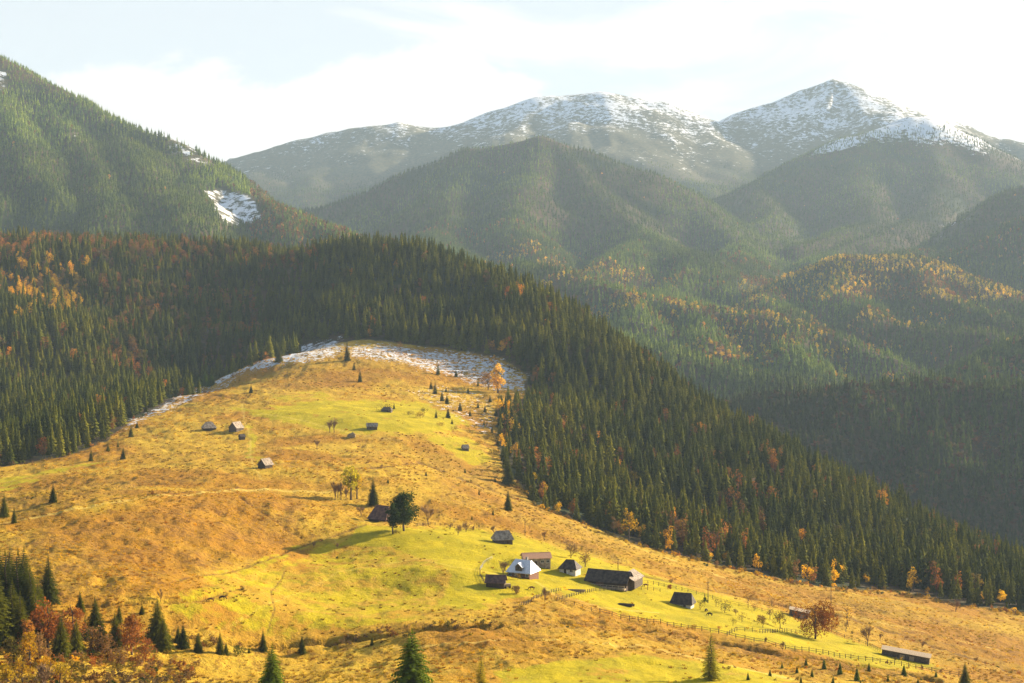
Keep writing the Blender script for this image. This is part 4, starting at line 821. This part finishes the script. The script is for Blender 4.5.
def skin(name, pts, edges, radii, mt, loc, rz, sc, label, cat):
    me = bpy.data.meshes.new(name); me.from_pydata([Vector(q) for q in pts], edges, []); me.materials.append(mt)
    o = link(name, me, None, loc, rz); o.scale = (sc,)*3; m_ = o.modifiers.new('skin', 'SKIN'); s2 = o.modifiers.new('sub', 'SUBSURF'); s2.levels = s2.render_levels = 1
    if not me.skin_vertices: 
        bpy.context.view_layer.objects.active = o
    for i, r_ in enumerate(radii): me.skin_vertices[0].data[i].radius = r_ if isinstance(r_, tuple) else (r_, r_)
    me.skin_vertices[0].data[0].use_root = True; return tag(o, label, cat)
def cow(u, v, mt, rz, label, cat='cow', graze=True):
    p = at(u, v); hd = (1.35, 0, .35) if graze else (1.45, 0, 1.45); nk = (1.05, 0, 1.0) if graze else (1.05, 0, 1.35); mz = (1.5, 0, .1) if graze else (1.75, 0, 1.3)
    P = [(0, 0, 1.0), (.6, 0, 1.05), nk, hd, mz, (-.65, 0, 1.1), (-.95, 0, 1.0), (-1.02, 0, .5)]; E = [(0, 1), (1, 2), (2, 3), (3, 4), (0, 5), (5, 6), (6, 7)]; Rr = [(.36, .34), (.33, .32), .17, .15, .09, (.33, .3), .1, .04]
    for x, b, bend in ((.6, 1, -.03), (-.65, 5, .12)):
        for y in (-.2, .2):
            n_ = len(P); P += [(x, y, .75), (x-bend, y, .42), (x+bend*.2, y, .06), (x+.06+bend*.2, y, 0)]; E += [(b, n_), (n_, n_+1), (n_+1, n_+2), (n_+2, n_+3)]; Rr += [.15, .075, .05, .06]
    n_ = len(P); P += [(hd[0]-.08, .16, hd[2]+.12), (hd[0]-.08, -.16, hd[2]+.12)]; E += [(3, n_), (3, n_+1)]; Rr += [.04, .04]
    return skin(cat, P, E, Rr, M[mt], (p.x, p.y, p.z), R(rz), 1., label, cat)
cow(646, 587, 'hide_brown', 185, 'brown cow grazing right of the long barn'); cow(710, 616, 'hide_dark', 150, 'dark cow grazing right of the black roofed shed, the lower of two'); cow(706, 612, 'hide_dark', 60, 'dark cow behind the lower one right of the black roofed shed')
cow(222, 600, 'hide_dark', 20, 'dark cow on the left part of the green field, right one of two'); cow(211, 602, 'hide_brown', 200, 'brown cow at the left end of the green field'); cow(532, 590, 'hide_brown', 170, 'brown calf in the farmyard below the tin roofed house')

# poles and fences
for u, v, px, l in [(708, 603, 22, 'wooden utility pole beside the green bush in the field'), (618, 569, 11, 'short wooden utility pole behind the long barn'), (525, 536, 17, 'wooden utility pole above the grey roofed hut'), (831, 603, 27, 'tall thin utility pole on the right orange slope')]:
    p = at(u, v); h = hgt(p, px); t = thing('utility_pole', l, 'utility pole', (p.x, p.y, p.z), .4); w = MB(); w.bar((0, 0, -.6), (0, 0, h), .16, .11, 8); w.build('pole', M['old_wood'], t)
    MB().box(-.8, .8, -.05, .05, h-.7, h-.55).build('crossarm', M['old_wood'], t)
    for x in (-.7, .7): MB().bar((x, 0, h-.55), (x, 0, h-.35), .05, n=6).build('insulator', M['lime'], t)
def fence(pts, sp, h, mt, label, r=.07, rails=2):
    P3 = [at(u, v) for u, v in pts]; t = thing('fence', label, 'fence', P3[0][:], 0); o0 = P3[0]; posts = []; g = random.Random(len(pts))
    for A_, B_ in zip(P3[:-1], P3[1:]):
        n = max(1, int((B_-A_).length/sp)); posts += [A_.lerp(B_, i/n) for i in range(n)]
    posts.append(P3[-1]); posts = posts[:100]; base = [Vector((q.x, q.y, gz(q.x, q.y)))-o0 for q in posts]
    for q in base:
        ln = Vector((g.uniform(-.08, .08), g.uniform(-.08, .08), h*g.uniform(.9, 1.2))); MB().bar(q-Vector((0, 0, .4)), q+ln, r, r*.85, 5).build('post', M[mt], t)
    for k in range(rails):
        w = MB(); z_ = Vector((0, 0, h*(.85-.42*k)))
        for q0, q1 in zip(base[:-1], base[1:]): w.bar(q0+z_+Vector((0, 0, g.uniform(-.05, .05))), q1+z_, r*.5, n=4)
        w.build('rail', M[mt], t)
fence([(600,613),(612,616),(647,623),(674,627),(702,631),(727,636),(754,642),(776,647),(795,651),(823,654),(851,659),(880,663),(923,670),(959,677)], 2.7, 1.6, 'dark_wood', 'long wooden fence along the lower edge of the yellow green field', .14)
fence([(727,636),(737,631),(760,633),(787,632),(800,634)], 3., 1.45, 'dark_wood', 'short fence dividing the field left of the copper oak', .12)
fence([(637,582),(664,587),(688,592),(721,602),(748,608),(790,618)], 3., 1.45, 'dark_wood', 'upper fence running right from the long barn past the orchard trees', .12)
fence([(826,630),(837,635),(852,640),(866,645),(880,652)], 2.6, 1.45, 'dark_wood', 'fence between the copper oak and the long grey shed', .12)
fence([(557,601),(567,598),(596,591),(635,589),(660,592)], 2.6, 1.2, 'dark_wood', 'dark fence in front of the long barn yard', .12)
fence([(520,606),(538,598),(549,594),(561,591)], 2.6, 1.2, 'dark_wood', 'dark fence at the lower left side of the farmyard', .12)
fence([(556,596),(566,604),(600,613)], 2.6, 1.3, 'dark_wood', 'fence linking the farmyard corner to the long fence', .1)
fence([(480,570),(483,565),(486,562),(492,559)], 1.6, 1.1, 'lime', 'white picket fence curving left of the tin roofed farmhouse', .10, 1)
fence([(480,570),(480,576),(484,583)], 2., 1.2, 'dark_wood', 'dark fence continuing down from the white pickets', .12)
fence([(416,527),(430,525),(445,526),(460,528),(474,530)], 3., 1.45, 'dark_wood', 'fence along the head of the green field by the small fruit trees', .12)
fence([(551,535),(577,547),(606,557),(627,564)], 3.2, 1.45, 'dark_wood', 'thin fence on the orange slope above the farm', .07)
fence([(750,600),(800,612)], 3.2, 1.45, 'dark_wood', 'thin fence above the fenced strip toward the small grey shed', .07)
# ------------------------------------------------------------------ air, sky, sun, camera
hz, nt = mat('haze')
pv = nd(nt, 'ShaderNodeVolumePrincipled', {'Color': (.60, .79, .97, 1), 'Density': HAZE, 'Anisotropy': .05}); nd(nt, 'ShaderNodeOutputMaterial', {'Volume': pv.outputs[0]})
tag(MB().box(-10500, 12500, -250, 10900, -420, 1330).build('haze', hz), kind='stuff')

W = bpy.data.worlds.new('World'); SC.world = W; W.use_nodes = True; nt = W.node_tree; nt.nodes.clear()
sky = nd(nt, 'ShaderNodeTexSky', sky_type='NISHITA', sun_disc=False, sun_elevation=SUN_EL, sun_rotation=SUN_AZ, altitude=900, air_density=1., dust_density=.6, ozone_density=1.5)
D = nd(nt, 'ShaderNodeTexCoord').outputs['Generated']; s = nd(nt, 'ShaderNodeSeparateXYZ', {0: D}); dx, dy, dz = s.outputs
ya = mth(nt, 'MAXIMUM', dy, .05); az = mth(nt, 'DIVIDE', dx, ya); el_ = mth(nt, 'DIVIDE', dz, ya)
cv = nd(nt, 'ShaderNodeCombineXYZ', {0: mth(nt, 'MULTIPLY', az, 1.), 1: mth(nt, 'MULTIPLY', el_, 3.2), 2: 0.}).outputs[0]
wisp = noise(nt, nd(nt, 'ShaderNodeMapping', {'Vector': cv, 'Rotation': (0, 0, .12), 'Location': (3.1, 1.7, 0)}).outputs[0], 3.6, 8, .58, .5)
puff = noise(nt, nd(nt, 'ShaderNodeCombineXYZ', {0: az, 1: mth(nt, 'MULTIPLY', el_, 1.5), 2: 2.}).outputs[0], 9., 9, .62, .3)
wm = rampf(nt, mth(nt, 'ADD', wisp, mth(nt, 'ADD', mth(nt, 'MULTIPLY', az, .45), mth(nt, 'MULTIPLY', mth(nt, 'SUBTRACT', .17, el_), .5))), .46, .60)
# low bank of cloud lying on the mountains
bump_ = nd(nt, 'ShaderNodeMapRange', {0: az, 1: -.03, 2: .1, 3: .165, 4: .13}).outputs[0]
bank = rampf(nt, mth(nt, 'SUBTRACT', mth(nt, 'ADD', bump_, mth(nt, 'MULTIPLY', mth(nt, 'SUBTRACT', puff, .5), .16)), el_), -.006, .012)
front = rampf(nt, dy, -.15, .45)
cm = mth(nt, 'MULTIPLY', mth(nt, 'MAXIMUM', mth(nt, 'MULTIPLY', wm, .88), bank), front)
shade = mixc(nt, mth(nt, 'MULTIPLY', rampf(nt, puff, .42, .68), bank), (1., .985, .965), (.93, .88, .84))
sgl = nd(nt, 'ShaderNodeMapRange', {0: az, 1: -.4, 2: .45, 3: 1.0, 4: 1.15}).outputs[0]
cc = nd(nt, 'ShaderNodeVectorMath', {0: shade, 'Scale': mth(nt, 'MULTIPLY', sgl, CLOUD)}, operation='SCALE').outputs[0]
pale = nd(nt, 'ShaderNodeVectorMath', {0: sky.outputs[0], 'Scale': SKYK}, operation='SCALE').outputs[0]
pale = mixc(nt, mth(nt, 'MULTIPLY', front, .82), pale, tuple(CLOUD*x for x in (.83, .86, .875)))
fin = mixc(nt, cm, pale, cc)
fin = mixc(nt, rampf(nt, dz, -.02, .0), (CLOUD*.25, CLOUD*.22, CLOUD*.15), fin)
nd(nt, 'ShaderNodeOutputWorld', {0: nd(nt, 'ShaderNodeBackground', {0: fin, 1: SKYS}).outputs[0]})

sl = bpy.data.lights.new('sun', 'SUN'); sl.energy = SUN; sl.angle = R(.53); sl.color = (1, .83, .60)
so = link('sun', sl); sv = Vector((math.sin(SUN_AZ)*math.cos(SUN_EL), math.cos(SUN_AZ)*math.cos(SUN_EL), math.sin(SUN_EL)))
so.rotation_euler = sv.to_track_quat('Z', 'Y').to_euler()
cd = bpy.data.cameras.new('camera'); cd.sensor_width = 36; cd.lens = 36*F/1024; cd.shift_y = -(341.5-V0)/1024; cd.clip_start = .5; cd.clip_end = 60000
co = link('camera', cd); co.rotation_euler = (R(90), 0, 0); SC.camera = co
SC.view_settings.view_transform = 'Standard'; SC.view_settings.look = 'None'; SC.view_settings.gamma = 1; SC.view_settings.exposure = EXPO
SC.cycles.use_denoising = True; SC.cycles.max_bounces = 5; SC.cycles.diffuse_bounces = 2; SC.cycles.volume_bounces = 0; SC.cycles.transmission_bounces = 3; SC.cycles.transparent_max_bounces = 6
SC.cycles.use_adaptive_sampling = True; SC.cycles.adaptive_threshold = .015
